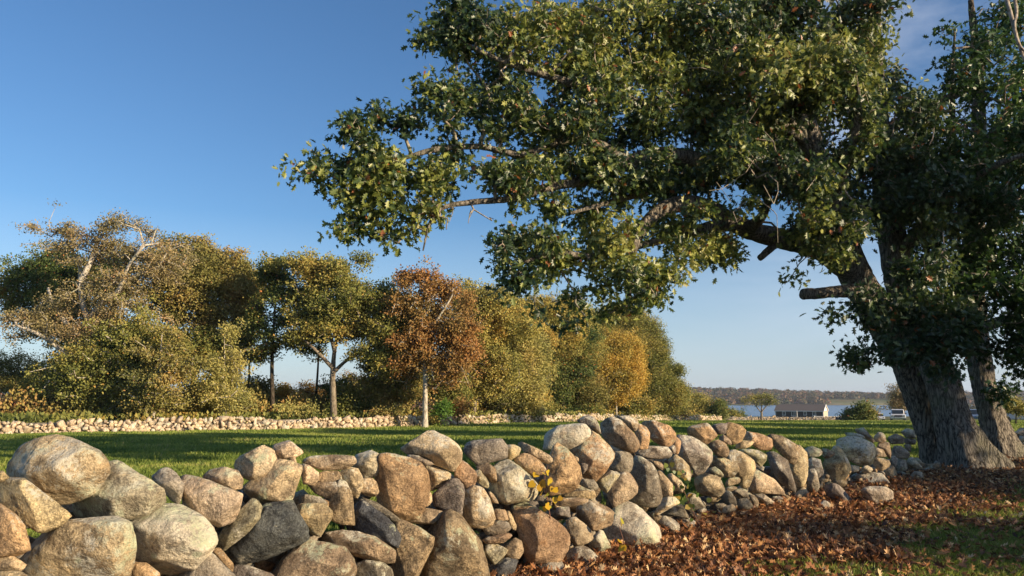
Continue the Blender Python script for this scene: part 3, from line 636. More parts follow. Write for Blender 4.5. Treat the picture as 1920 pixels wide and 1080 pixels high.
def rubble_wall(name, line, label, height, size, pal, seed, nrows, lich=0.1, maxparts=99, depth=0.5, sub=2):
    r = np.random.default_rng(seed)
    mid = line[len(line) // 2]
    th = thing(name, (mid[0], mid[1], float(gz(mid[0], mid[1]))), label, 'stone wall')
    recs = []
    seg = np.array(line); L = np.concatenate([[0], np.cumsum(np.linalg.norm(np.diff(seg, axis=0), axis=1))])
    s = 0.0; k = 0
    for row in range(nrows):
        s = r.uniform(0, size)
        while s < L[-1]:
            x = np.interp(s, L, seg[:, 0]); y = np.interp(s, L, seg[:, 1])
            i = min(len(seg) - 2, max(0, np.searchsorted(L, s) - 1)); d = norm(seg[i + 1] - seg[i]); nrm = np.array([d[1], -d[0]])
            rad = size * (0.34 + 0.62 * r.random() ** 1.8) * (0.9 if row > 0 else 1.1)
            hl = height * (0.82 + 0.45 * mnoise.noise(Vector((s * 0.25, seed, 0))))
            zz = (row + 0.4 + r.uniform(-0.25, 0.25)) / nrows * hl
            fo = depth * 0.5 * (1 - 0.6 * zz / height) + r.uniform(-0.08, 0.08)
            C = np.array([x + nrm[0] * fo, y + nrm[1] * fo, float(gz(x, y)) + zz])
            V, Fc = hull_rock(C, rad, seed * 1000 + k)
            c = np.array(PAL[r.choice(list(pal))]) * r.uniform(0.9, 1.3)
            recs.append((rad / math.hypot(*C[:2]), V, Fc, [*c, lich * r.uniform(0, 2)]))
            s += rad * r.uniform(1.05, 1.6); k += 1
    recs.sort(key=lambda q: -q[0])
    for a, V, Fc, c in recs[:maxparts]:
        np_mesh('stone', V, [Fc], M['farstone'], th, cattr={'scol': np.tile(c, (len(V), 1))}, smooth=False)
    Vs, Fs, Cs, n = [], [], [], 0
    for a, V, Fc, c in recs[maxparts:]:
        Vs.append(V); Fs.append(Fc + n); Cs.append(np.tile(c, (len(V), 1))); n += len(V)
    # solid core
    for i in range(len(seg) - 1):
        d = norm(seg[i + 1] - seg[i]); nrm = np.array([d[1], -d[0]])
        zA, zB = float(gz(*seg[i])), float(gz(*seg[i + 1]))
        for sgn in (1,):
            w0, w1 = depth * 0.35, depth * 0.12
            A = [np.array([*(seg[i] + nrm * w * q), zA + h]) for w, q, h in ((w0, 1, -.1), (w1, 1, height * .7), (w1, -1, height * .7), (w0, -1, -.1))]
            B = [np.array([*(seg[i + 1] + nrm * w * q), zB + h]) for w, q, h in ((w0, 1, -.1), (w1, 1, height * .7), (w1, -1, height * .7), (w0, -1, -.1))]
            Vc = np.array(A + B)
            Vs.append(Vc); Cs.append(np.tile([*PAL['k'], 0], (8, 1)))
            f = np.array([[0, 1, 5], [0, 5, 4], [1, 2, 6], [1, 6, 5], [2, 3, 7], [2, 7, 6], [0, 2, 1], [0, 3, 2], [4, 5, 6], [4, 6, 7]]) + n
            Fs.append(f); n += 8
    tag(np_mesh('small_stone', np.concatenate(Vs), [np.concatenate(Fs)], M['farstone'], th, cattr={'scol': np.concatenate(Cs)}, smooth=False), kind='stuff')
    return th
def line_px(pairs):
    return [np.array([(u - 960) / FPX * Y, Y]) for u, Y in pairs]
rubble_wall('rubble_wall', line_px([(-120, 49), (0, 50), (350, 55), (600, 60), (795, 65)]), 'long low wall of pinkish rubble at the left across the grass field', 1.0, 0.42, 'ppwpt', 3, 4, 0.08)
rubble_wall('rubble_wall', line_px([(825, 67), (960, 78), (1100, 92), (1240, 118), (1345, 142)]), 'farther pale rubble wall beneath the golden trees, right of the gap by the single trunk', 1.0, 0.46, 'ppwpt', 4, 3, 0.08)
rubble_wall('rubble_wall', line_px([(1350, 150), (1450, 185), (1560, 200), (1640, 190)]), 'very distant low grey wall in front of the lakeside house', 0.9, 0.5, 'kkbd', 5, 2, 0.1, sub=1)
rubble_wall('rubble_wall', [np.array(p) for p in ((14.6, 23.6), (17.5, 27.0), (21, 31), (27, 38))], 'sunlit rubble wall continuing behind the second oak at the right edge', 1.0, 0.24, 'wwtp', 6, 5, 0.3)

# ------------------------------------------------------------------ foliage kit
half = np.array([(0, 0), (.035, .10), (.20, .17), (.10, .27), (.36, .46), (.13, .50), (.31, .76), (.09, .74), (.0, 1.0)])
LV = np.array([(x, y) for x, y in half] + [(-x, y) for x, y in half[1:-1]])
LF = [np.array([0, 1, 2, 3, 4, 5, 6, 7, 8]), np.array([8, 15, 14, 13, 12, 11, 10, 9, 0])]
def oak_leaves(pos, axis, nrmv, size, fold=0.25, curl=0.25):
    """lobed leaves; returns V, faces, per-vertex leaf index"""
    N = len(pos); n = len(LV)
    y = norm(axis); x = norm(np.cross(y, nrmv)); z = np.cross(x, y)
    fold = np.broadcast_to(fold, (N,)); curl = np.broadcast_to(curl, (N,))
    lx = LV[None, :, 0]; ly = LV[None, :, 1]
    lz = np.abs(lx) * fold[:, None] - curl[:, None] * (ly ** 2) * 0.5
    V = pos[:, None, :] + size[:, None, None] * (lx[..., None] * x[:, None, :] + ly[..., None] * y[:, None, :] + lz[..., None] * z[:, None, :])
    base = (np.arange(N) * n)[:, None]
    Fa = np.concatenate([LF[0][None] + base, LF[1][None] + base])
    return V.reshape(-1, 3), [Fa], np.repeat(np.arange(N), n)
QV = np.array([(0, 0), (.32, .38), (.0, 1.0), (-.32, .45)])
def quad_leaves(pos, axis, nrmv, size):
    N = len(pos)
    y = norm(axis); x = norm(np.cross(y, nrmv)); z = np.cross(x, y)
    lz = np.array([0, .12, 0, .12])
    V = pos[:, None, :] + size[:, None, None] * (QV[None, :, 0, None] * x[:, None] + QV[None, :, 1, None] * y[:, None] + lz[None, :, None] * z[:, None])
    Fa = np.array([[0, 1, 2, 3]]) + (np.arange(N) * 4)[:, None]
    return V.reshape(-1, 3), [Fa], np.repeat(np.arange(N), 4)

def blob_points(blobs, density, r, clump=0.45, clump_n=1.0):
    """blobs: list (center3, radii3). returns tip points"""
    out = []
    for C, R in blobs:
        vol = R[0] * R[1] * R[2]
        n = max(3, int(density * (R[0] * R[2]) ** 1.0 * (1 + 0.5 * R[1])))
        nc = max(3, int(n / 20 * clump_n) + 1)
        d = norm(r.normal(size=(nc, 3))) * (r.uniform(0.15, 1, (nc, 1)) ** 0.45)
        cc = C + d * R * 0.82
        pick = r.integers(0, nc, n)
        p = cc[pick] + np.clip(r.normal(size=(n, 3)), -1.9, 1.9) * np.array(R) * clump * 0.5
        out.append(p)
    return np.concatenate(out)

def grow(skel_pts, skel_rad, tips, r, seg=0.5, sag=0.08, bias=0.12, rt=0.012, expo=0.44):
    """connect every tip to the nearest part of the skeleton. returns nodes, parents, radii"""
    n0 = len(skel_pts); cap = n0 + len(tips) * 14 + 10
    Nn = np.zeros((cap, 3)); Nn[:n0] = skel_pts; par = -np.ones(cap, int); plen = np.zeros(cap); m = n0
    d0 = np.array([np.min(np.sum((skel_pts - t) ** 2, 1)) for t in tips])
    tipid = []
    for ti in np.argsort(d0):
        t_ = tips[ti]
        dd = np.sqrt(np.sum((Nn[:m] - t_) ** 2, 1)) + bias * plen[:m]
        j = int(np.argmin(dd)); a = Nn[j].copy(); L = np.linalg.norm(t_ - a)
        k = min(12, max(1, int(L / seg)))
        prev = j
        mid = r.normal(size=3) * 0.10 * L
        for q in range(1, k + 1):
            f = q / k
            p = a + (t_ - a) * f + mid * math.sin(math.pi * f) + np.array([0, 0, sag * L * math.sin(math.pi * f)])
            if q < k: p = p + r.normal(size=3) * 0.04 * L / k
            Nn[m] = p; par[m] = prev; plen[m] = plen[prev] + L / k; prev = m; m += 1
        tipid.append(prev)
    cnt = np.zeros(m); cnt[tipid] = 1
    for i in range(m - 1, n0 - 1, -1):
        cnt[par[i]] += cnt[i]
    rad = rt * np.maximum(cnt, 1) ** expo
    rad[:n0] = skel_rad
    for i in range(n0, m):
        if rad[i] > rad[par[i]] * 0.9: rad[i] = rad[par[i]] * 0.9
    return Nn[:m], par[:m], rad, n0, np.array(tipid)

def edge_tubes(Nn, par, rad, n0, sides=5, minr=0.0):
    ids = np.array([i for i in range(n0, len(Nn)) if rad[i] >= minr])
    if len(ids) == 0: return None
    A = Nn[par[ids]]; B = Nn[ids]
    # start radius: own radius when leaving a thicker parent, else parent's
    ra = np.minimum(rad[par[ids]], rad[ids] * 1.25); rb = rad[ids]
    d = norm(B - A); ref = np.where(np.abs(d[:, 2:3]) > 0.9, np.array([[1., 0, 0]]), np.array([[0, 0, 1.]]))
    x = norm(np.cross(d, ref)); y = np.cross(d, x)
    an = np.arange(sides) * 2 * math.pi / sides
    ring = np.cos(an)[None, :, None] * x[:, None] + np.sin(an)[None, :, None] * y[:, None]
    V = np.concatenate([A[:, None] + ring * ra[:, None, None], (B + d * rb[:, None] * 0.3)[:, None] + ring * rb[:, None, None]], 1)
    n = len(ids); base = (np.arange(n) * 2 * sides)[:, None]
    fs = []
    for s in range(sides):
        s2 = (s + 1) % sides
        fs.append(np.array([s, s2, sides + s2, sides + s])[None] + base)
    return V.reshape(-1, 3), [np.concatenate(fs)]

def spline(pts, step):
    """Catmull-Rom through (x,y,z,r) rows, resampled"""
    p = np.array(pts, float); q = np.vstack([2 * p[0] - p[1], p, 2 * p[-1] - p[-2]])
    out = []
    for i in range(1, len(q) - 2):
        L = np.linalg.norm(q[i + 1][:3] - q[i][:3]); k = max(1, int(L / step))
        for j in range(k):
            t_ = j / k
            out.append(0.5 * ((2 * q[i]) + (-q[i - 1] + q[i + 1]) * t_ + (2 * q[i - 1] - 5 * q[i] + 4 * q[i + 1] - q[i + 2]) * t_ ** 2 + (-q[i - 1] + 3 * q[i] - 3 * q[i + 1] + q[i + 2]) * t_ ** 3))
    out.append(p[-1]); return np.array(out)

def limb_mesh(name, pts, mat, parent, sides=20, step=0.15, ridge=0.05, knots=0.12, flare=None, seed=0.0, freq=7):
    q = spline(pts, step)
    c = q[:, :3]; rr = q[:, 3]
    tan = norm(np.gradient(c, axis=0))
    x = np.zeros_like(tan); ref = np.array([0.0, 1, 0]) if abs(tan[0][1]) < 0.8 else np.array([1.0, 0, 0])
    for i in range(len(c)):
        ref = ref - tan[i] * np.dot(ref, tan[i]); ref = ref / np.linalg.norm(ref); x[i] = ref
    y = np.cross(tan, x)
    an = np.arange(sides) * 2 * math.pi / sides
    V = np.zeros((len(c), sides, 3)); s = 0
    for i in range(len(c)):
        if i: s += np.linalg.norm(c[i] - c[i - 1])
        for j, a in enumerate(an):
            ca, sa = math.cos(a), math.sin(a)
            r_ = rr[i]
            big = mnoise.noise(Vector((ca * 0.9 + seed, sa * 0.9, s * 0.9)))
            kn = mnoise.noise(Vector((ca * 1.6 + seed, sa * 1.6, s * 2.2 + 5)))
            m_ = 1 + knots * big + knots * 0.6 * kn
            if ridge:
                # plates of bark: long furrows that wander along the limb
                a2 = a + 0.35 * mnoise.noise(Vector((ca * 1.5, sa * 1.5, s * 1.3 + seed)))
                f = mnoise.noise(Vector((math.cos(a2) * freq, math.sin(a2) * freq, s * 3.2 + seed)))
                f2 = mnoise.noise(Vector((math.cos(a2) * freq * 2, math.sin(a2) * freq * 2, s * 5 + seed)))
                m_ += (ridge / max(r_, 0.08) * 0.5) * (min(1, abs(f) * 3.2) - 0.6 + 0.3 * f2)
            if flare:
                h = c[i][2] - flare[0]
                e = math.exp(-max(h, 0) / flare[1])
                lob = max(0, math.cos(a * flare[3] + seed)) ** 1.2
                m_ += e * flare[2] * (0.35 + 0.9 * lob)
            V[i, j] = c[i] + (x[i] * ca + y[i] * sa) * r_ * m_
    n = len(c)
    base = (np.arange(n - 1) * sides)[:, None]
    fs = []
    for j in range(sides):
        j2 = (j + 1) % sides
        fs.append(np.array([j, j2, sides + j2, sides + j])[None] + base)
    Vf = V.reshape(-1, 3)
    Vf = np.vstack([Vf, c[-1] + tan[-1] * rr[-1] * 0.25])
    tip = len(Vf) - 1; cap = np.array([[(n - 1) * sides + j, (n - 1) * sides + (j + 1) % sides, tip] for j in range(sides)])
    o = np_mesh(name, Vf, [np.concatenate(fs), cap], mat, parent)
    return o, q

def join_wood(th):
    objs = [o for o in bpy.data.objects if o.parent is th and o.name.split('.')[0] in ('trunk', 'limb', 'branches')]
    Vs, Fs, n = [], {}, 0; mat = objs[0].data.materials[0]
    for o in objs:
        me = o.data; co = np.empty(len(me.vertices) * 3, np.float32); me.vertices.foreach_get('co', co); Vs.append(co.reshape(-1, 3))
        ls = np.empty(len(me.loops), np.int32); me.loops.foreach_get('vertex_index', ls)
        lt = np.empty(len(me.polygons), np.int32); me.polygons.foreach_get('loop_total', lt)
        st = np.concatenate([[0], np.cumsum(lt)[:-1]])
        for k in np.unique(lt):
            Fs.setdefault(int(k), []).append(ls[(st[lt == k][:, None] + np.arange(k))] + n)
        n += len(co) // 3
    for o in objs: bpy.data.objects.remove(o)
    np_mesh('trunk', np.concatenate(Vs), [np.concatenate(v) for v in Fs.values()], mat, th, origin=np.zeros(3))

def PR(u, v, Y, r): return [*P(u, v, Y), r]

# ------------------------------------------------------------------ the big oak
M['oakleaf'] = leaf_mat('oak leaves', [(0.0, (0.022, 0.050, 0.020)), (0.34, (0.055, 0.10, 0.028)), (0.52, (0.17, 0.215, 0.05)), (0.74, (0.34, 0.37, 0.075)), (0.95, (0.42, 0.40, 0.12)), (0.98, (0.30, 0.15, 0.04)), (1.0, (0.34, 0.12, 0.04))], 0.36, 0.46, 0.8)
ob = P(1790, 868, 19.0)
oak = thing('oak_tree', (ob[0], ob[1], 0.0), 'huge green oak with a double trunk and long limbs reaching left over the wall', 'tree')
mains = []
tl = [PR(1772, 900, 19.6, .46), PR(1766, 866, 19.6, .44), PR(1754, 825, 19.6, .41), PR(1742, 783, 19.6, .40), PR(1712, 700, 19.6, .41), PR(1676, 630, 19.6, .41), PR(1636, 570, 19.5, .40), PR(1598, 505, 19.3, .38), PR(1573, 440, 19.2, .36), PR(1545, 350, 19.0, .33), PR(1515, 260, 18.5, .28), PR(1490, 150, 18.0, .22), PR(1470, 20, 17.6, .15), PR(1450, -140, 17.4, .09)]
tr = [PR(1826, 905, 18.5, .50), PR(1818, 866, 18.5, .44), PR(1802, 825, 18.5, .40), PR(1785, 783, 18.6, .37), PR(1762, 700, 18.8, .36), PR(1718, 620, 19.2, .36), PR(1690, 540, 19.5, .35), PR(1676, 460, 19.8, .33), PR(1662, 370, 20.0, .30), PR(1650, 250, 20.0, .26), PR(1640, 120, 20.0, .2), PR(1640, -30, 20.0, .14), PR(1650, -200, 20, .08)]
for nm, pts, fl, sd in (('trunk', tl, (0.0, 0.4, 0.22, 3), 0.3), ('trunk', tr, (0.0, 0.5, 0.75, 4), 2.1)):
    o, q = limb_mesh(nm, pts, M['bark'], oak, 84, 0.05, 0.055, 0.10, fl, sd, 5); mains.append(q)
limbs = [
 [PR(1598, 505, 19.2, .33), PR(1540, 470, 18.7, .27), PR(1480, 452, 18.1, .23), PR(1420, 436, 17.4, .21), PR(1370, 416, 16.9, .19), PR(1325, 388, 16.5, .19), PR(1265, 384, 16.1, .16), PR(1215, 415, 15.7, .13), PR(1185, 470, 15.4, .10), PR(1178, 540, 15.2, .07), PR(1182, 585, 15.1, .03)],
 [PR(1372, 418, 16.9, .18), PR(1330, 425, 16.6, .13), PR(1280, 440, 16.2, .09), PR(1200, 460, 15.6, .07), PR(1110, 480, 15.0, .06), PR(1040, 475, 14.6, .05), PR(960, 500, 14.3, .025)],
 [PR(1545, 350, 19.0, .26), PR(1470, 330, 18.2, .23), PR(1390, 315, 17.3, .20), PR(1310, 300, 16.6, .18), PR(1240, 290, 16.0, .165), PR(1180, 305, 15.6, .14), PR(1110, 335, 15.1, .11), PR(1030, 350, 14.7, .08), PR(960, 372, 14.4, .06), PR(900, 378, 14.2, .055), PR(850, 384, 14.0, .045), PR(822, 395, 13.9, .035), PR(805, 420, 13.9, .025), PR(793, 470, 13.9, .012)],
 [PR(1180, 305, 15.6, .11), PR(1120, 270, 15.2, .09), PR(1050, 265, 14.9, .075), PR(980, 290, 14.6, .06), PR(900, 275, 14.4, .055), PR(820, 280, 14.2, .05), PR(740, 300, 14.0, .04), PR(660, 310, 13.9, .025), PR(590, 315, 13.8, .012)],
 [PR(1515, 260, 18.5, .22), PR(1430, 215, 17.6, .18), PR(1340, 200, 16.8, .15), PR(1260, 190, 16.1, .13), PR(1210, 195, 15.7, .11), PR(1120, 170, 15.2, .09), PR(1020, 140, 14.9, .07), PR(930, 110, 14.6, .05), PR(850, 70, 14.4, .02)],
 [PR(1490, 150, 18.0, .17), PR(1390, 90, 17.2, .14), PR(1280, 50, 16.6, .11), PR(1160, 20, 16.1, .08), PR(1060, 20, 15.8, .06), PR(960, -40, 15.4, .03)],
 [PR(1400, 432, 17.2, .16), PR(1432, 400, 16.1, .09), PR(1445, 350, 15.4, .055), PR(1456, 305, 15.1, .035), PR(1450, 265, 14.9, .012)],
 [PR(1600, 505, 19.2, .2), PR(1570, 440, 17.8, .14), PR(1560, 390, 16.6, .1), PR(1590, 300, 15.6, .08), PR(1610, 200, 15.0, .05), PR(1600, 120, 14.6, .02)],
 [PR(1215, 360, 15.8, .07), PR(1140, 380, 15.3, .05), PR(1070, 400, 14.9, .03)],
 [PR(1650, 250, 20.0, .18), PR(1740, 200, 19.4, .12), PR(1820, 160, 18.8, .08), PR(1860, 90, 18.4, .03)],
 [PR(1690, 470, 19.7, .18), PR(1760, 400, 18.6, .13), PR(1820, 340, 17.8, .10), PR(1890, 300, 17.0, .06), PR(1980, 280, 16.5, .03)],
]
for k, pts in enumerate(limbs):
    o, q = limb_mesh('limb', pts, M['bark'], oak, 18 if pts[0][3] > .15 else 12, 0.14, 0.035, 0.16, None, k * 1.3, 4); mains.append(q)
for k, pts in enumerate([[PR(1625, 545, 19.2, .16), PR(1575, 546, 18.7, .145), PR(1540, 550, 18.3, .13), PR(1507, 552, 17.9, .125)],
                         [PR(1462, 452, 17.9, .10), PR(1440, 470, 17.6, .08), PR(1425, 484, 17.4, .07)]]):
    limb_mesh('limb_stub', pts, M['bark'], oak, 16, 0.1, 0.03, 0.12, None, 20 + k, 4)
def B(u, v, ru, rv, Y, dr=1.0):
    """blob of foliage centred where the photo has (u, v), Y metres off; radii in photo pixels"""
    C = P(u, v, Y); k = np.linalg.norm(C - [0, 0, CAMZ]) / FPX
    return (C, np.array([ru * k, 0.5 * (ru + rv) * k * dr, rv * k]))
ob_bl = [(830,50,60,70,14.6),(780,390,50,34,13.9),(830,330,50,40,14.1),(900,330,55,34,14.2),(960,350,50,34,14.4),(660,370,60,30,13.7),(600,330,40,22,13.6),(720,300,60,40,13.7),(950,460,45,38,14.2),(1030,470,50,36,14.9),(1100,470,50,36,15.4),(960,540,30,18,14.2),(1160,560,40,24,15.2),(1300,470,45,30,16.0),(1360,480,40,20,16.4),(1230,520,40,34,15.6),(560,318,26,16,13.5),(1290,400,40,26,15.2),(1390,390,42,24,15.6),(1490,430,40,24,16.6),(1560,430,45,30,17.0),(1250,300,45,24,15.0),(1130,330,40,28,14.6),(1470,350,40,30,15.4),(640,430,36,16,13.7),(1000,530,50,30,14.3),(900,110,95,95,15),(1040,90,120,100,15.6),(1180,70,130,105,16),(1320,70,125,105,16.5),(1450,50,110,90,17),(1590,50,85,75,17.6),(1640,120,50,60,17.5),
 (840,215,70,65,14.4),(960,240,95,80,14.8),(1090,225,105,90,15.2),(1220,180,95,75,15.5),(1350,190,110,90,15.8),(1470,160,95,85,15.6),(1570,180,70,80,15.4),(1600,270,50,60,15.6),
 (735,225,48,48,14.0),(680,275,70,42,13.9),(618,312,58,30,13.8),(690,340,85,42,13.9),(680,428,60,24,13.8),(752,430,38,30,13.9),(770,320,75,55,14.1),
 (860,300,55,30,14.4),(990,320,75,45,14.7),(1090,335,95,55,15.1),(1010,385,50,28,14.7),
 (1180,365,70,45,15.6),(1300,340,70,40,16.4),(1400,330,75,50,16.2),(1510,330,70,55,15.2),(1240,345,40,30,15.2),(1560,400,70,55,15.6),
 (995,450,58,40,14.4),(960,500,45,32,14.3),(1070,500,85,50,14.8),(1170,500,65,62,15.2),(1110,545,55,28,15),(1205,552,38,30,15.1),(1250,440,60,45,15.7),(1330,455,50,34,16.2),(1385,470,35,18,16.6),(1290,495,30,20,15.8),
 (1008,585,16,15,14.4),(1085,598,30,20,14.8),(1560,475,65,24,16.0),(1490,505,12,22,16.6),(1440,120,80,70,14.6),(1540,120,70,60,14.8),(1350,270,80,50,15.0),
 (1150,260,70,50,17),(1300,430,60,40,18),(1400,250,90,70,18),(1560,350,70,80,20),(1500,250,80,80,20),(1640,200,50,80,20.5),(1540,440,40,30,17.2),(1150,430,60,40,15.2),(1220,500,50,35,15.4),(1130,580,40,16,15.2),(700,390,70,34,13.8),(730,455,34,14,13.8),(650,250,40,26,14),(1250,330,80,60,17.5),(1080,400,60,40,16)]
shadow_bl = [(1000,-110,130,80,15.5),(1200,-150,140,90,16.5),(1400,-160,150,90,17.5),(1580,-120,120,80,18.5),(1300,-330,160,100,17.5),(1550,-320,150,100,19),(1750,-150,90,80,20)]
shoot_bl = [(1745,640,45,34,17.0),(1690,650,40,24,16.8),(1770,620,50,50,17.2),(1740,350,50,60,17.4),(1700,230,50,60,17.4),(1650,400,40,50,17.6),(1765,680,40,22,17.2),(1640,560,40,34,16.8),(1610,610,46,34,16.8),(1555,588,34,13,16.6),(1640,655,48,34,16.9),(1710,610,50,45,17.2),(1720,490,50,50,17.0),(1690,400,60,60,17.4),(1680,300,50,60,17.5),(1720,665,45,26,17.2),(1745,430,60,60,18),(1770,560,60,60,17.6)]
def leafy(parent, blobs, skel, dens, tips_leaves, size, mat, seed, seg=0.35, rt=0.006, rndlo=0.0, rndhi=1.0, twigmat=None, clump=0.45, minr=0.0, bare=None, droop=0.35, clump_n=1.0, lobed=True, spread=None):
    r = np.random.default_rng(seed)
    tips = blob_points(blobs, dens, r, clump, clump_n)
    if not lobed:   # stray shoots that break the outline
        k_ = r.random(len(tips)) < 0.16; tips[k_] += r.normal(size=(k_.sum(), 3)) * np.array([.55, .55, .5])
    allt = tips if bare is None else np.concatenate([tips, bare])
    Nn, par, rad, n0, tid = grow(skel[:, :3], skel[:, 3], allt, r, seg=seg, rt=rt)
    tb = edge_tubes(Nn, par, rad, n0, 5, minr)
    if tb: np_mesh('branches', tb[0], tb[1], twigmat or M['twig'], parent)
    # leaves in pinwheels round each tip
    N = len(tips) * tips_leaves
    tp = np.repeat(tips, tips_leaves, 0)
    ax = r.normal(size=(N, 3)); ax[:, 2] -= droop; ax = norm(ax)
    pos = tp + ax * size * 0.35 + r.normal(size=(N, 3)) * (size * 0.75 if spread is None else np.array([spread, spread, spread * 0.6]))
    nm = norm(r.normal(size=(N, 3))) + np.array([0.42, -0.28, 0.40])
    sz = size * r.uniform(0.65, 1.25, N)
    fn = oak_leaves if lobed else quad_leaves
    V, Fs, li = fn(pos, ax, nm, sz) if not lobed else oak_leaves(pos, ax, nm, sz, r.uniform(-.1, .5, N), r.uniform(-.1, .7, N))
    cl = np.repeat(r.uniform(0, 1, len(tips)), tips_leaves)
    # neighbouring tips share a hue
    g = np.array([mnoise.noise(Vector(p * (0.55 if lobed else 0.35)) + Vector((seed, 0, 0))) for p in tips]); g = np.repeat(g, tips_leaves)
    rv = np.clip(rndlo + (rndhi - rndlo) * (0.42 + 0.55 * g + 0.22 * (cl - 0.5) + r.normal(size=N) * (0.20 if lobed else 0.13)), 0, 0.95)
    rare = r.random(N) < 0.012; rv[rare] = 1.0
    o = np_mesh('crown', V, Fs, mat, parent, attrs={'rnd': rv[li]}, smooth=False)
    return o
skel = np.concatenate(mains)
bl = [B(*b, 1.25) for b in ob_bl]
# dead, leafless twigs around the middle limb and the drooping one
r_ = np.random.default_rng(5)
bare = np.array([P(1430 + r_.normal() * 50, 345 + r_.normal() * 45, 14.8 + r_.normal() * 0.4) for _ in range(20)] + [P(840 + r_.normal() * 45, 400 + r_.normal() * 22, 13.9 + r_.normal() * .3) for _ in range(26)])
leafy(oak, bl, skel, 102, 14, 0.148, M['oakleaf'], 11, seg=0.30, rt=0.0065, bare=bare, clump=0.34, clump_n=1.5)
# the top of the crown, above the picture
leafy(oak, [B(*b, 1.2) for b in shadow_bl], skel, 22, 14, 0.21, M['oakleaf'], 12, seg=0.5)
sh_sk = np.concatenate(mains[:2] + mains[-2:])
leafy(oak, [B(*b, 1.1) for b in shoot_bl], sh_sk, 95, 14, 0.155, M['oakleaf'], 13, seg=0.3, rndhi=0.6)  # brighter leaf tones cut; shade over the trunk is put into the colour

# second oak behind, at the right edge
M['mapleleaf'] = leaf_mat('dark green leaves', [(0.0, (0.025, 0.06, 0.018)), (0.4, (0.06, 0.12, 0.028)), (0.7, (0.14, 0.22, 0.045)), (0.95, (0.2, 0.2, 0.04)), (1.0, (0.3, 0.13, 0.04))], 0.32, 0.4, 0.5)  # darker greens; shade in the right-hand foliage is partly painted into the leaves
b2 = P(1875, 835, 22.5)
oak2 = thing('oak_tree', (b2[0], b2[1], float(gz(b2[0], b2[1]))), 'dark leafy oak with one leaning trunk at the right edge, behind the double trunk', 'tree')
t2 = [PR(1890, 870, 22.3, .44), PR(1877, 835, 22.3, .38), PR(1860, 780, 22.4, .33), PR(1840, 700, 22.5, .31), PR(1830, 620, 22.5, .31), PR(1822, 520, 22.3, .29), PR(1828, 400, 22, .25), PR(1835, 250, 21.5, .18), PR(1830, 100, 21, .12), PR(1820, 0, 20.8, .06)]
o, q2 = limb_mesh('trunk', t2, M['bark'], oak2, 64, 0.07, 0.06, 0.09, (-0.1, 0.5, 0.5, 3), 5.0, 5)
l2 = [[PR(1824, 500, 22.3, .25), PR(1860, 430, 20.5, .18), PR(1900, 380, 19, .12), PR(1950, 350, 18, .05)],
      [PR(1824, 560, 22.3, .2), PR(1780, 520, 20.5, .14), PR(1740, 500, 19.2, .06)],
      [PR(1830, 620, 22.4, .16), PR(1890, 600, 20.5, .12), PR(1960, 610, 19, .05)],
      [PR(1828, 400, 22, .2), PR(1790, 300, 20.5, .12), PR(1785, 180, 19, .06), PR(1790, 60, 18, .02)],
      [PR(1832, 300, 21.6, .2), PR(1900, 200, 20, .12), PR(1980, 120, 19, .05)]]
q2s = [q2]
for k, pts in enumerate(l2):
    o, q = limb_mesh('limb', pts, M['bark'], oak2, 12, 0.2, 0.03, 0.14, None, 30 + k, 4); q2s.append(q)
bl2 = [(1755,240,70,65,18.5),(1790,150,30,60,18),(1785,50,14,24,18),(1850,170,48,90,18.5),(1840,75,30,30,18.4),(1905,260,55,80,18),(1960,180,70,80,19),(1800,340,85,70,18.5),(1890,400,70,80,17.5),(1770,440,60,60,19.5),(1850,500,85,60,18.5),(1920,560,60,70,18),(1790,560,60,60,20),(1850,620,70,45,19),(1920,670,60,50,18.5),(1800,660,45,28,19.6),(1985,420,90,120,18.5),(1990,620,80,90,18.5),(1900,735,38,24,21),(1720,320,50,50,20),(1860,300,60,60,21),(1960,60,80,60,20)]
leafy(oak2, [B(*b, 1.15) for b in bl2], np.concatenate(q2s), 62, 13, 0.165, M['mapleleaf'], 14, seg=0.4, rt=0.0065, rndhi=0.62)

# roadside trees outside the right edge, whose shade falls on the leaves
M['edge'] = M['mapleleaf']
for k, (x, y, h, rr_, lab) in enumerate([(27.0, 5.0, 11.5, 4.4, 'broad roadside oak standing just outside the right edge of the view'), (29.5, 17.0, 14.0, 4.6, 'tall roadside oak beyond the right edge, level with the double trunk'),
    (33, 29, 13.0, 4.4, 'roadside oak beyond the right edge, third along the road'), (38, 41, 14, 4.6, 'fourth roadside oak beyond the right edge'), (46, 54, 14, 4.6, 'fifth roadside oak beyond the right edge'), (57, 72, 15, 5, 'sixth roadside oak beyond the right edge'), (74, 97, 16, 5.5, 'farthest roadside oak beyond the right edge'), (17.0, 1.6, 4.6, 2.4, 'low young oak just outside the right edge, nearest the camera'), (20.0, 7.5, 5.2, 2.4, 'second low young oak outside the right edge')]):
    th = thing('oak_tree', (x, y, 0), lab, 'tree')
    o, q = limb_mesh('trunk', [[x, y, -0.3, .037 * h], [x, y, .08 * h, .031 * h], [x - .02 * h, y + .1, .25 * h, .026 * h], [x, y, .5 * h, .018 * h], [x + .1, y, .92 * h, .006 * h]], M['bark'], th, 16, 0.3, 0.03, 0.1, (0, .5, .4, 3), k, 4)
    r_ = np.random.default_rng(60 + k)
    bb = [(np.array([x + r_.normal() * rr_ * .45, y + r_.normal() * rr_ * .5, h * .55 + r_.uniform(-.32, .45) * h]), np.array([1.8, 1.8, 1.4]) * (1 if h > 9 else .5)) for _ in range(15)]
    leafy(th, bb, q, 34, 20, 0.27, M['edge'], 70 + k, seg=0.6, rt=0.01, spread=0.4)

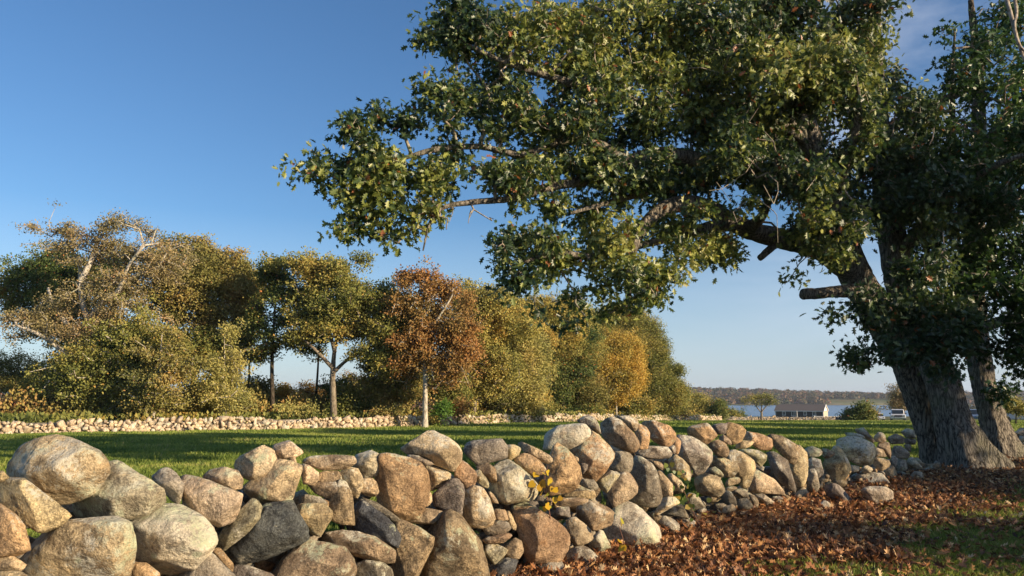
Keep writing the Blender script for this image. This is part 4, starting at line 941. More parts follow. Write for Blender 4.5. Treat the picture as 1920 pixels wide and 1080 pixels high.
# ------------------------------------------------------------------ tree row across the field
def LM(name, cols, trans=0.25):
    st = [(i / (len(cols) - 1), c) for i, c in enumerate(cols)]
    return leaf_mat(name, st, trans, 0.6, 0.25)
M['f_olive'] = LM('olive leaves', [(0.093, 0.119, 0.03), (0.186, 0.203, 0.052), (0.296, 0.288, 0.075), (0.389, 0.321, 0.089), (0.466, 0.288, 0.075)])
M['f_brown'] = LM('brown olive leaves', [(0.118, 0.134, 0.046), (0.22, 0.215, 0.062), (0.314, 0.278, 0.085), (0.408, 0.305, 0.1), (0.47, 0.269, 0.092)])
M['f_thin'] = LM('thin brown leaves', [(0.178, 0.159, 0.071), (0.267, 0.231, 0.106), (0.356, 0.287, 0.127), (0.402, 0.287, 0.142), (0.446, 0.24, 0.113)])
M['f_dark'] = LM('dark green leaves far', [(0.057, 0.097, 0.03), (0.105, 0.148, 0.042), (0.179, 0.21, 0.053), (0.277, 0.263, 0.067), (0.569, 0.21, 0.067)])
M['f_rust'] = LM('rust leaves', [(.18,.14,.045),(.27,.18,.06),(.34,.20,.065),(.40,.21,.07),(.42,.18,.06)])
M['f_gold'] = LM('gold leaves', [(0.232, 0.217, 0.058), (0.392, 0.319, 0.072), (0.551, 0.392, 0.087), (0.6, 0.392, 0.072), (0.6, 0.319, 0.058)])
M['f_goldol'] = LM('gold olive leaves', [(0.156, 0.178, 0.049), (0.284, 0.271, 0.071), (0.412, 0.365, 0.1), (0.496, 0.389, 0.1), (0.595, 0.342, 0.085)])
M['f_yg'] = LM('yellow green leaves', [(0.203, 0.217, 0.072), (0.319, 0.304, 0.094), (0.435, 0.392, 0.123), (0.522, 0.435, 0.145), (0.58, 0.435, 0.145)])
M['f_green'] = LM('green leaves', [(.05, .11, .02), (.09, .18, .03), (.13, .25, .04), (.2, .28, .05), (.25, .3, .06)])
M['f_red'] = LM('red leaves', [(.13, .05, .03), (.19, .07, .045), (.24, .10, .055), (.27, .13, .07), (.3, .12, .07)])
M['f_orange'] = LM('orange leaves', [(0.364, 0.186, 0.035), (0.546, 0.286, 0.047), (0.620, 0.358, 0.059), (0.620, 0.429, 0.070), (0.620, 0.429, 0.070)])

def gv(Y, u=960):
    z = float(gz((u - 960) / FPX * Y, Y))
    th = math.atan2(CAMZ - z, Y)
    return 540 + FPX * math.tan(th + PITCH)
def far_tree(name, cat, label, u0, Y, blobs, mat, lean=None, trad=0.2, bark='bark_far', lsize=0.24, dens=9.0, tl=12, split=None, seed=1, group='trees in the row across the field', rt=0.026, clump=0.42, forks=None, top=None, clump_n=1.0):
    x = (u0 - 960) / FPX * Y; zb = float(gz(x, Y))
    th = thing(name, (x, Y, zb), label, cat, group)
    vb = gv(Y, u0)
    bs = [B(b[0], b[1], b[2] * 1.22, b[3] * 1.28, Y + (b[4] if len(b) > 4 else 0), 0.9) for b in blobs]
    cx = np.mean([b[0] for b in blobs]); topv = min(b[1] - b[3] * 0.4 for b in blobs)
    if lean is None: lean = [(u0 + (cx - u0) * 0.5, (vb + topv) / 2), (u0 + (cx - u0) * 0.8, topv)]
    pts = [PR(u0, vb + 6, Y, trad * 1.35), PR(u0, vb - 12, Y, trad)]
    nL = len(lean)
    for i, (a, b) in enumerate(lean): pts.append(PR(a, b, Y + random.uniform(-.5, .5), trad * (1 - 0.8 * (i + 1) / nL)))
    o, q = limb_mesh('trunk', pts, M[bark], th, 10, 0.5, 0.0, 0.1, None, seed)
    sk = [q]
    for k, f in enumerate(forks or []):
        pp = [PR(a, b, Y + (i * 0.4 * (-1) ** k), trad * 0.6 * (1 - 0.8 * i / len(f))) for i, (a, b) in enumerate(f)]
        o2, qq = limb_mesh('limb', pp, M[bark], th, 7, 0.5, 0.0, 0.12, None, seed + k); sk.append(qq)
    mats = mat if isinstance(mat, list) else [mat]
    leafy(th, bs, np.concatenate(sk), dens * 2.6, int(tl * 3.0), lsize * 0.82, M[mats[0]], seed, seg=0.9, rt=rt, twigmat=M[bark], clump=clump, minr=0.0, lobed=False, droop=0.1, clump_n=clump_n, spread=0.27 * (Y / 65) ** 0.7)
    join_wood(th)
    return th
ft = far_tree
ft('oak_tree','tree','dark green tree at the far left, behind the tall thin brownish tree',185,69,[(55,530,48,34),(22,552,20,20),(95,500,38,30),(110,545,50,40),(140,600,55,40),(60,575,36,25),(200,520,50,40)],'f_dark',seed=101,bark='bark_dark',dens=7)
ft('beech_tree','tree','tallest tree at the left with pale forked trunk and thin brownish leaves',172,61,[(105,440,52,16),(150,428,48,14),(240,420,40,16),(220,445,60,22),(280,455,45,24),(180,480,70,24),(260,500,60,30),(200,545,70,34),(120,585,60,26),(60,610,45,24),(25,600,28,14),(150,630,60,28),(240,590,55,32),(310,490,40,30)],'f_thin',
   lean=[(168,700),(172,640),(165,595)],trad=0.42,bark='bark_pale',lsize=0.19,dens=4.4,tl=9,rt=0.016,seed=102,
   forks=[[(166,600),(155,570),(150,530),(148,490),(125,455)],[(166,600),(190,570),(222,545),(240,500),(270,460)],[(168,640),(130,612),(100,570),(90,540)],[(172,700),(120,660),(80,630),(30,610)],[(150,530),(170,490),(185,450)],[(222,545),(250,520),(300,500)]])
ft('beech_tree','tree','full olive green tree below the tall thin brownish tree',205,60,[(200,670,70,44),(255,640,50,40),(150,700,50,40),(225,720,66,44),(180,750,50,24),(290,650,40,34)],'f_olive',seed=103,trad=0.25,bark='bark_pale',dens=9)
ft('cedar_tree','tree','layered olive brown cedar in front of the row at the left',285,57,[(312,632,22,16),(300,660,40,16),(322,690,50,16),(300,715,62,14),(318,742,60,14),(300,765,50,12)],'f_brown',seed=104,trad=0.14,bark='bark_pale',dens=12,lsize=0.2)
ft('birch_tree','tree','slim pale yellow green tree left of the dark oak',424,60,[(428,640,16,22),(424,680,26,26),(418,720,32,28),(428,755,38,22),(400,745,24,20)],'f_yg',seed=105,trad=0.08,bark='bark_pale',dens=12,lsize=0.19,tl=10)
ft('oak_tree','tree','brown green oak with a domed top right of the tallest tree',352,68,[(345,480,44,28),(395,505,50,36),(440,520,36,32),(460,560,28,44),(455,520,30,30),(400,490,40,26),(310,480,30,26),(325,560,40,40),(400,555,50,34),(345,535,44,40),(370,650,44,34),(430,650,36,34),(430,600,40,30),(370,600,40,30)],'f_brown',seed=106,trad=0.24,bark='bark_dark',dens=7.5,forks=[[(352,700),(380,640),(410,590),(430,540)]])
ft('oak_tree','tree','dark open crowned oak with sky showing through, fourth trunk from the left',512,65,[(500,515,28,22),(545,510,34,20),(520,550,46,28),(490,580,30,28),(550,590,44,26),(505,625,42,26),(560,640,34,18),(500,665,36,18),(545,560,40,30)],'f_dark',seed=107,trad=0.2,bark='bark_dark',dens=4.6,lean=[(510,690),(514,600),(520,530)],forks=[[(512,660),(540,630),(565,600)],[(512,640),(490,600),(480,570)]])
ft('oak_tree','tree','broad olive oak with spreading lower limbs in the middle of the row',626,63,[(530,505,26,18),(565,505,40,22),(610,520,46,34),(660,515,44,28),(700,545,40,30),(640,565,70,34),(735,570,34,38),(580,580,40,34),(690,600,60,36),(740,625,44,36),(610,620,50,26),(745,670,50,34),(700,665,44,26),(560,630,30,16)],'f_olive',seed=108,trad=0.28,dens=7.2,
   lean=[(624,700),(630,640),(645,560)],forks=[[(624,700),(655,672),(700,650)],[(624,690),(590,655),(550,620)],[(628,660),(612,600),(590,540)],[(630,640),(680,600),(710,560)]])
ft('oak_tree','tree','dark understory oak between the olive oak and the rust coloured tree',720,66,[(715,700,40,34),(740,740,40,30),(700,750,30,20),(760,710,30,34)],'f_brown',seed=109,trad=0.14,dens=9)
ft('maple_tree','tree','rust coloured maple with a straight pale trunk in front of the wall gap',797,62,[(760,530,32,18),(800,540,40,24),(840,560,36,28),(780,580,50,30),(850,600,38,30),(800,620,56,30),(860,650,34,40),(770,650,44,26),(830,690,50,30),(760,690,30,22),(870,620,20,20)],'f_rust',seed=110,trad=0.23,bark='bark_pale',dens=6.8,
   lean=[(797,700),(795,640),(800,560)],forks=[[(796,650),(780,610),(765,570)],[(796,650),(820,600),(845,560)],[(797,690),(830,660),(860,640)]])
ft('oak_tree','tree','gold and olive oak right of the rust coloured maple',888,76,[(885,560,34,22),(930,565,40,26),(890,600,44,34),(945,610,48,34),(900,650,40,34),(880,710,30,40),(930,690,46,40)],'f_goldol',seed=111,trad=0.2,dens=9.5,bark='bark_far')
ft('maple_tree','tree','dense pale gold tree reaching down to the second rubble wall',952,81,[(970,640,44,36),(940,680,40,34),(975,700,42,40),(945,735,44,30),(980,750,36,24),(1000,660,26,30)],'f_yg',seed=112,trad=0.14,dens=10,lsize=0.22)
ft('oak_tree','tree','orange brown oak whose top meets the hanging oak branch',1010,92,[(985,575,36,22),(1020,590,36,26),(1060,590,44,26),(1010,620,40,30),(1060,630,40,28)],'f_goldol',seed=113,trad=0.2,dens=9,bark='bark_dark')
ft('oak_tree','tree','shaded dark green oak between the pale gold tree and the golden one',1055,96,[(1045,650,34,34),(1030,700,28,40),(1070,690,36,34),(1050,740,40,30),(1090,640,34,30)],'f_dark',seed=114,trad=0.2,dens=6,bark='bark_dark',forks=[[(1055,760),(1070,720),(1085,680)],[(1055,760),(1035,720),(1025,690)]])
ft('oak_tree','tree','thin brown tree with many dark stems left of the golden tree',1095,97,[(1085,660,30,30),(1080,710,34,30),(1105,740,30,24),(1070,755,30,20)],'f_brown',seed=115,trad=0.12,dens=7,bark='bark_dark')
ft('maple_tree','tree','rounded bright golden orange maple near the right end of the row',1156,106,[(1150,640,34,22),(1130,670,40,30),(1175,670,28,32),(1150,700,48,34),(1120,720,34,24),(1180,715,20,24),(1150,740,30,14)],'f_gold',seed=116,trad=0.12,dens=14,bark='bark_pale')
ft('oak_tree','tree','large grey olive oak behind the golden maple, last tall tree of the row',1205,119,[(1120,610,40,24),(1165,605,46,26),(1205,630,34,30),(1185,660,40,34),(1230,665,20,28),(1225,710,34,38),(1250,735,26,34),(1215,755,34,20),(1268,692,9,10),(1262,745,20,26)],'f_olive',seed=117,trad=0.26,dens=14)
# more of the row: smaller trees filling the gaps
for i, (u, Y, m, bk, lab, bl_) in enumerate([
 (150, 66, 'f_brown', 'bark_dark', 'brown understory tree behind the pale forked trunk', [(150,690,50,34),(190,735,50,34),(120,740,30,26)]),
 (395, 66, 'f_olive', 'bark_dark', 'olive understory tree behind the slim yellow green one', [(385,690,34,40),(395,740,36,34),(450,640,24,30),(370,650,30,24)]),
 (465, 70, 'f_brown', 'bark_dark', 'narrow brown oak just left of the dark open crowned oak', [(468,540,24,36),(470,590,22,34),(475,740,24,26)]),
 (590, 70, 'f_dark', 'bark_dark', 'dark small oak behind the left side of the broad olive oak', [(580,540,28,26),(590,640,22,20),(650,740,40,22),(600,610,24,20)]),
 (765, 70, 'f_olive', 'bark_dark', 'olive tree filling in behind the rust coloured maple', [(755,600,34,34),(750,650,34,34),(820,720,34,34),(775,720,34,30),(860,710,26,34)]),
 (868, 72, 'f_rust', 'bark_dark', 'russet tree just right of the rust coloured maple', [(868,570,22,22),(872,660,24,30),(850,745,26,24)]),
 (910, 84, 'f_olive', 'bark_dark', 'olive tree behind the gold and olive oak', [(915,600,36,30),(900,745,36,30),(960,590,30,26)]),
 (1000, 87, 'f_goldol', 'bark_far', 'golden olive tree right of the dense pale gold one', [(1000,690,30,34),(1010,650,30,26),(995,740,30,26)]),
 (1070, 100, 'f_goldol', 'bark_dark', 'gold brown tree behind the shaded green oak', [(1080,600,34,24),(1100,650,34,30),(1065,650,24,24)]),
 (1225, 125, 'f_goldol', 'bark_dark', 'gold olive tree at the right shoulder of the last tall oak', [(1235,700,26,30),(1210,700,34,30),(1240,750,24,22),(1195,745,30,26)])]):
    ft('oak_tree', 'tree', lab, u, Y, bl_, m, seed=150 + i, trad=0.13, bark=bk, dens=8)
# lower growth behind the wall
for i, (u, v, ru, rv, Y, m, nm, lab, cat) in enumerate([
 (40,705,52,26,75,'f_brown','oak_tree','low orange brown oak at the left edge under the tall trees','tree'),
 (85,735,36,30,72,'f_olive','shrub','olive bush left of the pale forked trunk','shrub'),
 (22,768,26,11,60,'f_red','shrub','dark red bush above the left end of the rubble wall','shrub'),
 (55,758,22,18,66,'f_orange','shrub','yellow orange bush beside the dark red one','shrub'),
 (130,755,26,16,62,'f_red','shrub','reddish brown bush at the foot of the tallest tree','shrub'),
 (258,770,34,12,60,'f_thin','shrub','bare pinkish brown bush under the cedar','shrub'),
 (365,760,30,18,61,'f_olive','shrub','olive bush between the cedar and the slim yellow green tree','shrub'),
 (480,755,34,22,70,'f_dark','shrub','dark bush right of the slim yellow green tree','shrub'),
 (530,738,24,20,72,'f_orange','shrub','bright orange bush behind the dark open crowned oak','shrub'),
 (590,745,30,26,74,'f_rust','shrub','rust bush behind the broad olive oak','shrub'),
 (560,770,28,10,62,'f_yg','shrub','pale yellow green bush just behind the wall','shrub'),
 (655,755,40,22,66,'f_olive','shrub','wide olive bush right of the broad oak\'s trunk','shrub'),
 (670,720,30,14,90,'f_rust','shrub','distant pinkish orange bush seen through the gap','shrub'),
 (826,764,18,14,63,'f_green','shrub','bright fresh green bush right of the pale maple trunk','shrub'),
 (858,768,16,12,66,'f_rust','shrub','small russet bush right of the bright green one','shrub'),
 (720,772,30,10,64,'f_brown','shrub','brown bush left of the pale maple trunk','shrub'),
 (1010,765,30,14,92,'f_olive','shrub','olive bush behind the second rubble wall','shrub'),
 (1110,768,34,10,96,'f_dark','shrub','dark low bush beneath the golden maple','shrub'),
 (1190,765,30,14,110,'f_olive','shrub','olive bush under the last tall oak','shrub'),
 (1240,774,34,9,125,'f_rust','shrub','reddish bush at the right end of the row','shrub'),
 (1302,762,26,20,150,'f_goldol','shrub','tan bush right of the tree row','shrub'),
 (1344,768,15,14,148,'f_dark','shrub','round dark green bush at the end of the rubble wall','shrub'),
 (1373,776,9,7,160,'f_olive','shrub','small round bush by the lake, right of the dark one','shrub'),
 (1389,778,5,5,165,'f_dark','shrub','tiny dark bush at the edge of the lake','shrub'),
 (1618,776,24,15,118,'f_dark','shrub','dark bush beside the white pickup truck','shrub'),
 (1905,762,26,12,70,'f_goldol','shrub','tawny bush behind the wall at the right edge','shrub')]):
    ft(nm, cat, lab, u, Y, [(u, v, ru, rv), (u - ru * .3, v + rv * .5, ru * .6, rv * .5), (u + ru * .4, v + rv * .4, ru * .5, rv * .5)], m, seed=200 + i, trad=0.05, bark='bark_dark', lsize=0.20 if Y < 100 else 0.3, dens=12, group='bushes across the field', rt=0.01)
ft('oak_tree','tree','small bare topped tree in front of the lake, left of the house',1428,170,[(1405,747,11,4),(1432,743,16,4),(1450,752,11,3),(1425,756,12,3)],'f_olive',seed=240,trad=0.22,dens=5,lsize=0.3,group=None,forks=[[(1428,775),(1418,762),(1408,750)],[(1428,772),(1440,758),(1450,750)]])
ft('oak_tree','tree','pale tree standing by the truck, partly behind the big oak trunk',1695,150,[(1690,738,18,12),(1705,748,18,14),(1682,754,13,9)],'f_thin',seed=241,trad=0.16,dens=4,lsize=0.3,group=None)

# weedy undergrowth behind the walls
def strip(name, pairs, wid, n, size, mat, seed, h=0.6, lab='tangled weeds and low brush growing behind the rubble walls', patch=0.0):
    r = np.random.default_rng(seed); L = np.array(line_px(pairs))
    t_ = r.uniform(0, len(L) - 1, n); i = np.minimum(t_.astype(int), len(L) - 2); f = (t_ - i)[:, None]
    p = L[i] * (1 - f) + L[i + 1] * f; p = p + np.stack([r.uniform(-1, 1, n) * wid * 0.3, r.uniform(0.3, wid, n)], 1)
    hh = h if not patch else h * np.clip(0.62 + patch * np.array([mnoise.noise(Vector((a * .3, b * .3, seed))) for a, b in p]), .15, 1.6)
    z = gz(p[:, 0], p[:, 1]) + r.uniform(0, 1, n) ** 1.3 * hh
    pos = np.stack([p[:, 0], p[:, 1], z], 1)
    ax = r.normal(size=(n, 3)) * 0.5 + np.array([0, 0, 0.8]); nm = r.normal(size=(n, 3))
    V, Fs, li = quad_leaves(pos, ax, nm, size * r.uniform(.6, 1.4, n))
    o = np_mesh(name, V, Fs, mat, None, attrs={'rnd': np.clip(0.4 + 0.5 * np.sin(p[:, 0] * 0.35 + seed) * r.uniform(.3, 1, n) + r.normal(size=n) * .15, 0, 1)[li]}, smooth=False)
    return tag(o, kind='stuff', label=lab, cat='undergrowth')
strip('undergrowth', [(-150, 50), (350, 56), (795, 66), (1100, 94), (1345, 146)], 10, 26000, 0.26, M['f_olive'], 4, 1.1)

strip('undergrowth', [(-150, 57), (200, 58), (480, 63), (760, 70)], 5, 34000, 0.24, M['f_brown'], 14, 2.9, 'brown and olive thicket between the trunks of the tree row at the left', 1.3)
strip('undergrowth', [(830, 75), (1000, 90), (1140, 107), (1290, 142)], 6, 26000, 0.30, M['f_goldol'], 15, 3.2, 'golden olive thicket between the trunks of the tree row at the right', 1.3)
# ------------------------------------------------------------------ hills across the lake: a wood that reads as one mass
r = np.random.default_rng(21)
n = 2600
fx = r.uniform(120, 1150, n); fy = 1255 + r.uniform(0, 1, n) ** 1.3 * 520
fz0 = np.interp(fy, GY, GZ)
hzz = np.array([mnoise.noise(Vector((x * 0.002, y * 0.004, 1.5))) for x, y in zip(fx, fy)])
fz0 = fz0 + np.clip((fy - 1250) / 400, 0, 1) * hzz * 16
keep = ~((fx > 500) & (fx < 640) & (fy < 1360))
fx, fy, fz0 = fx[keep], fy[keep], fz0[keep]; n = len(fx)
rad = r.uniform(4, 8, n); K = 44
d = norm(r.normal(size=(n, K, 3))); d[..., 2] = np.abs(d[..., 2]) * 1.0
pos = np.stack([fx, fy, fz0 + rad * 0.25], 1)[:, None] + d * rad[:, None, None] * np.array([1, 1, 1.15]) * r.uniform(.8, 1.08, (n, K, 1))
pos = pos.reshape(-1, 3); nm = norm(d.reshape(-1, 3) + r.normal(size=(n * K, 3)) * .35); ax = norm(np.cross(nm, r.normal(size=(n * K, 3))))
V, Fs, li = quad_leaves(pos - ax * 1.6, ax, nm, np.full(n * K, 4.0) * r.uniform(.7, 1.2, n * K))
tr_ = np.repeat(np.clip(r.normal(.45, .28, n), 0, 1), K)
M['f_forest'] = LM('autumn wood', [(.045, .06, .03), (.08, .085, .04), (.13, .10, .05), (.20, .12, .07), (.24, .11, .07)], 0.1)
o = np_mesh('far_wood', V, Fs, M['f_forest'], None, attrs={'rnd': np.clip(tr_ + r.normal(size=n * K) * .06, 0, 1)[li]}, smooth=False)
tag(o, 'hazy autumn woods covering the low hills across the lake', 'woods', kind='stuff')
n = 900
fx = r.uniform(-330, 62, n); fy = 430 + r.uniform(0, 1, n) * 130
rad = r.uniform(3, 6, n); K = 46
d = norm(r.normal(size=(n, K, 3))); d[..., 2] = np.abs(d[..., 2])
pos = (np.stack([fx, fy, np.full(n, -5.2) + rad * .3], 1)[:, None] + d * rad[:, None, None] * np.array([1.1, 1, 1.25])).reshape(-1, 3)
nm = norm(d.reshape(-1, 3) + r.normal(size=(n * K, 3)) * .4); ax = norm(np.cross(nm, r.normal(size=(n * K, 3))))
V, Fs, li = quad_leaves(pos, ax, nm, np.full(n * K, 2.2))
o = np_mesh('far_wood', V, Fs, M['f_forest'], None, attrs={'rnd': np.clip(np.repeat(np.clip(r.normal(.55, .25, n), 0, 1), K) + r.normal(size=n * K) * .06, 0, 1)[li]}, smooth=False)
tag(o, 'low autumn wood seen through the gaps of the tree row at the left', 'woods', kind='stuff')
# nearer spit of land with scrub, right of the house
n = 260
fx = r.uniform(300, 620, n); fy = 640 + r.uniform(-1, 1, n) * 26 - (fx - 300) * 0.1
rad = r.uniform(1.8, 4.0, n); K = 40
d = norm(r.normal(size=(n, K, 3))); d[..., 2] = np.abs(d[..., 2])
pos = (np.stack([fx, fy, np.full(n, -6.0)], 1)[:, None] + d * rad[:, None, None] * np.array([1.4, 1, 1])).reshape(-1, 3)
nm = norm(d.reshape(-1, 3) + r.normal(size=(n * K, 3)) * .35); ax = norm(np.cross(nm, r.normal(size=(n * K, 3))))
V, Fs, li = quad_leaves(pos, ax, nm, np.full(n * K, 1.8))
o = np_mesh('lakeside_scrub', V, Fs, M['f_forest'], None, attrs={'rnd': np.clip(np.repeat(r.normal(.4, .2, n), K), 0, 1)[li]}, smooth=False)
tag(o, 'band of scrub on the point of land jutting into the lake', 'scrub', kind='stuff')
t = NT('marsh'); gcol = t.ramp(t.noise(t.coord('Object'), 0.03, 5), [(0.4, (0.14, 0.17, 0.05)), (0.6, (0.24, 0.19, 0.10))]); t.link(gcol, t.b.inputs['Base Color']); t.b.inputs['Roughness'].default_value = 1
def land(name, cx, cy, rx, ry, z0, h, rot=0.0):
    a = np.linspace(0, 2 * math.pi, 48, endpoint=False); rings = [(1.0, 0), (.93, .55), (.7, .9), (.4, 1.0)]
    V = []
    for f, q in rings:
        w = 1 + 0.10 * np.sin(a * 3 + 1) + 0.06 * np.sin(a * 7)
        V.append(np.stack([cx + np.cos(a) * rx * f * w, cy + np.sin(a) * ry * f * w, np.full(48, z0 + h * q)], 1))
    V = np.concatenate(V + [np.array([[cx, cy, z0 + h]])])
    fs = []
    for k in range(3):
        for j in range(48): fs.append([k * 48 + j, k * 48 + (j + 1) % 48, (k + 1) * 48 + (j + 1) % 48, (k + 1) * 48 + j])
    cap = np.array([[144 + j, 144 + (j + 1) % 48, 192] for j in range(48)])
    return tag(np_mesh(name, V, [np.array(fs), cap], t.m), kind='structure')
land('shore', 470, 640, 185, 34, -6.7, 0.9)
land('shore', 570, 1290, 110, 60, -6.7, 4.0)

# ------------------------------------------------------------------ box kit for small built things
class MB:
    def __init__(s): s.bm = bmesh.new()
    def box(s, c, size, rx=0, ry=0, rz=0, bev=0.0):
        from mathutils import Matrix, Euler
        m = Matrix.Translation(c) @ Euler((rx, ry, rz)).to_matrix().to_4x4() @ Matrix.Diagonal((*size, 1))
        r = bmesh.ops.create_cube(s.bm, size=1, matrix=m)
        if bev:
            es = list({e for v in r['verts'] for e in v.link_edges}); bmesh.ops.bevel(s.bm, geom=es, offset=bev, segments=2, affect='EDGES')
        return s
    def cyl(s, c, r1, r2, h, axis='Z', seg=20):
        from mathutils import Matrix
        R = {'Z': Matrix.Identity(4), 'X': Matrix.Rotation(math.pi / 2, 4, 'Y'), 'Y': Matrix.Rotation(math.pi / 2, 4, 'X')}[axis]
        bmesh.ops.create_cone(s.bm, cap_ends=True, segments=seg, radius1=r1, radius2=r2, depth=h, matrix=Matrix.Translation(c) @ R); return s
    def prism(s, prof, x0, x1, axis='X'):
        """extrude the (a,b) profile between x0 and x1"""
        f = (lambda q, a, b: (q, a, b)) if axis == 'X' else (lambda q, a, b: (a, q, b))
        v0 = [s.bm.verts.new(f(x0, *p)) for p in prof]; v1 = [s.bm.verts.new(f(x1, *p)) for p in prof]
        s.bm.faces.new(v0); s.bm.faces.new(v1[::-1])
        for i in range(len(prof)):
            j = (i + 1) % len(prof); s.bm.faces.new((v0[j], v0[i], v1[i], v1[j]))
        return s
    def build(s, name, mat, parent=None, smooth=False):
        bmesh.ops.recalc_face_normals(s.bm, faces=s.bm.faces[:])
        me = bpy.data.meshes.new(name); s.bm.to_mesh(me); s.bm.free()
        if smooth: me.polygons.foreach_set('use_smooth', [True] * len(me.polygons))
        return link(name, me, mat, parent)
M['shingle'] = plain('weathered shingle', (0.055, 0.05, 0.045), .9, 0, .3, 3)
M['roof'] = plain('brown roof shingles', (0.15, 0.125, 0.11), .9, 0, .25, 4)
M['white'] = plain('white paint', (0.78, 0.76, 0.72), .5, 0, .05)
M['cream'] = plain('pale shingle gable', (0.50, 0.42, 0.32), .9, 0, .15, 4)
M['glass'] = plain('dark glass', (0.03, 0.04, 0.05), .08)
M['carwhite'] = plain('white car paint', (0.80, 0.80, 0.80), .25, 0, .02)
M['carblue'] = plain('blue grey car paint', (0.16, 0.23, 0.36), .25, 0, .02)
M['black'] = plain('black rubber', (0.02, 0.02, 0.02), .7)
M['chrome'] = plain('chrome', (0.6, 0.6, 0.62), .2, 1.0)
M['darkwood'] = plain('dark wood', (0.06, 0.045, 0.035), .8, 0, .3)

# house by the lake
hp = P(1503, 783, 300)
house = thing('house', (hp[0], 300, hp[2]), 'long low dark shingled house with a white gable end beside the lake', 'house', rz=math.radians(-33))
L_, W_, H_, RH = 17.0, 7.4, 2.55, 2.1
MB().prism([(-W_ / 2, 0), (W_ / 2, 0), (W_ / 2, H_), (-W_ / 2, H_)], -L_ / 2, L_ / 2).build('wall', M['shingle'], house)
MB().prism([(-W_ / 2 + .05, 0.0), (W_ / 2 - .05, 0.0), (W_ / 2 - .05, H_ - .1)  , (-W_ / 2 + .05, H_ - .1)], L_ / 2 + .003, L_ / 2 + .05).build('gable_wall', M['cream'], house)
MB().prism([(-W_ / 2, H_), (W_ / 2, H_), (0, H_ + RH)], -L_ / 2, L_ / 2 + .08).build('gable', M['white'], house)
rf = MB()
for s_ in (-1, 1):
    rf.prism([(s_ * (W_ / 2 + .5), H_ - .22), (0, H_ + RH + .06), (0, H_ + RH + .26), (s_ * (W_ / 2 + .5), H_ - .02)], -L_ / 2 - .4, L_ / 2 + .3)
rf.build('roof', M['roof'], house)
tm = MB()
for s_ in (-1, 1): tm.prism([(s_ * (W_ / 2 + .52), H_ - .26), (0, H_ + RH + .02), (0, H_ + RH + .28), (s_ * (W_ / 2 + .52), H_ + .02)], L_ / 2 + .303, L_ / 2 + .42)
tm.box((0, -W_ / 2 - .53, H_ - .15), (L_ + .8, .06, .22))
for xx in (-L_ / 2, L_ / 2): tm.box((xx, -W_ / 2 - .03, H_ / 2), (.25, .1, H_))
tm.box((L_ / 2 + .09, W_ / 2 - .1, H_ / 2), (.08, .22, H_)); tm.build('trim', M['white'], house)
for xx, w_, h_, zc in ((-5.4, 1.1, 1.3, 1.55), (-2.0, 1.2, 1.6, 1.45), (2.2, 1.0, 1.2, 1.6), (5.4, 1.1, 1.3, 1.55)):
    wf = MB()
    for a, b, c_, d_ in ((0, h_ / 2, w_ + .3, .16), (0, -h_ / 2, w_ + .3, .16), (-w_ / 2, 0, .16, h_ + .16), (w_ / 2, 0, .16, h_ + .16), (0, 0, .08, h_)):
        wf.box((xx + a, -W_ / 2 - .04, zc + b), (c_, .08, d_))
    wo = wf.build('window', M['white'], house)
    MB().box((xx, -W_ / 2 - .015, zc), (w_, .03, h_)).build('pane', M['glass'], wo)

# vehicles
def pickup(loc, rz, label, paint):
    th = thing('pickup_truck', loc, label, 'pickup truck', rz=rz)
    # x forward, profile in (x,z)
    b = MB()
    b.prism([(-2.9, .55), (2.75, .5), (2.9, .75), (2.88, 1.12), (1.35, 1.24), (1.2, 1.25), (-.9, 1.25), (-2.9, 1.22)], -.99, .99, 'Y')
    body = b.build('body', paint, th)
    bv = body.modifiers.new('b', 'BEVEL'); bv.width = .07; bv.segments = 2
    c_ = MB().prism([(1.25, 1.2), (.45, 1.88), (-.75, 1.92), (-1.0, 1.2)], -.86, .86, 'Y').build('cab', paint, th)
    cb = c_.modifiers.new('b', 'BEVEL'); cb.width = .08; cb.segments = 2
    MB().prism([(1.27, 1.27), (.55, 1.82), (.56, 1.83), (1.30, 1.28)], -.76, .76, 'Y').build('windscreen', M['glass'], th)
    for s_ in (-1, 1):
        MB().prism([(1.02, 1.30), (.45, 1.80), (-.65, 1.83), (-.82, 1.30)], s_ * .855, s_ * .875, 'Y').build('side_window', M['glass'], th)
        MB().box((2.90, s_ * .72, .98), (.06, .36, .20), bev=.02).build('headlight', M['chrome'], th)
        MB().box((1.05, s_ * 1.08, 1.32), (.12, .2, .2), bev=.03).build('mirror', M['black'], th)
        for xx in (1.85, -1.85):
            w_ = MB().cyl((xx, s_ * .86, .40), .40, .40, .26, 'Y', 24).build('wheel', M['black'], th)
            MB().cyl((xx, s_ * .98, .40), .24, .22, .05, 'Y', 16).build('rim', M['chrome'], w_)
    MB().box((2.91, 0, .97), (.06, 1.05, .26), bev=.02).build('grille', M['black'], th)
    MB().box((2.93, 0, .62), (.18, 1.96, .26), bev=.04).build('bumper', M['chrome'], th)
    MB().box((-2.0, 0, 1.245), (1.6, 1.7, .03)).build('truck_bed', M['black'], th)
    return th
tp = P(1684, 791.5, 122)
pickup((tp[0], 122, tp[2]), math.radians(-90 - 24), 'white pickup truck parked facing the field, left of the big oak trunk', M['carwhite'])
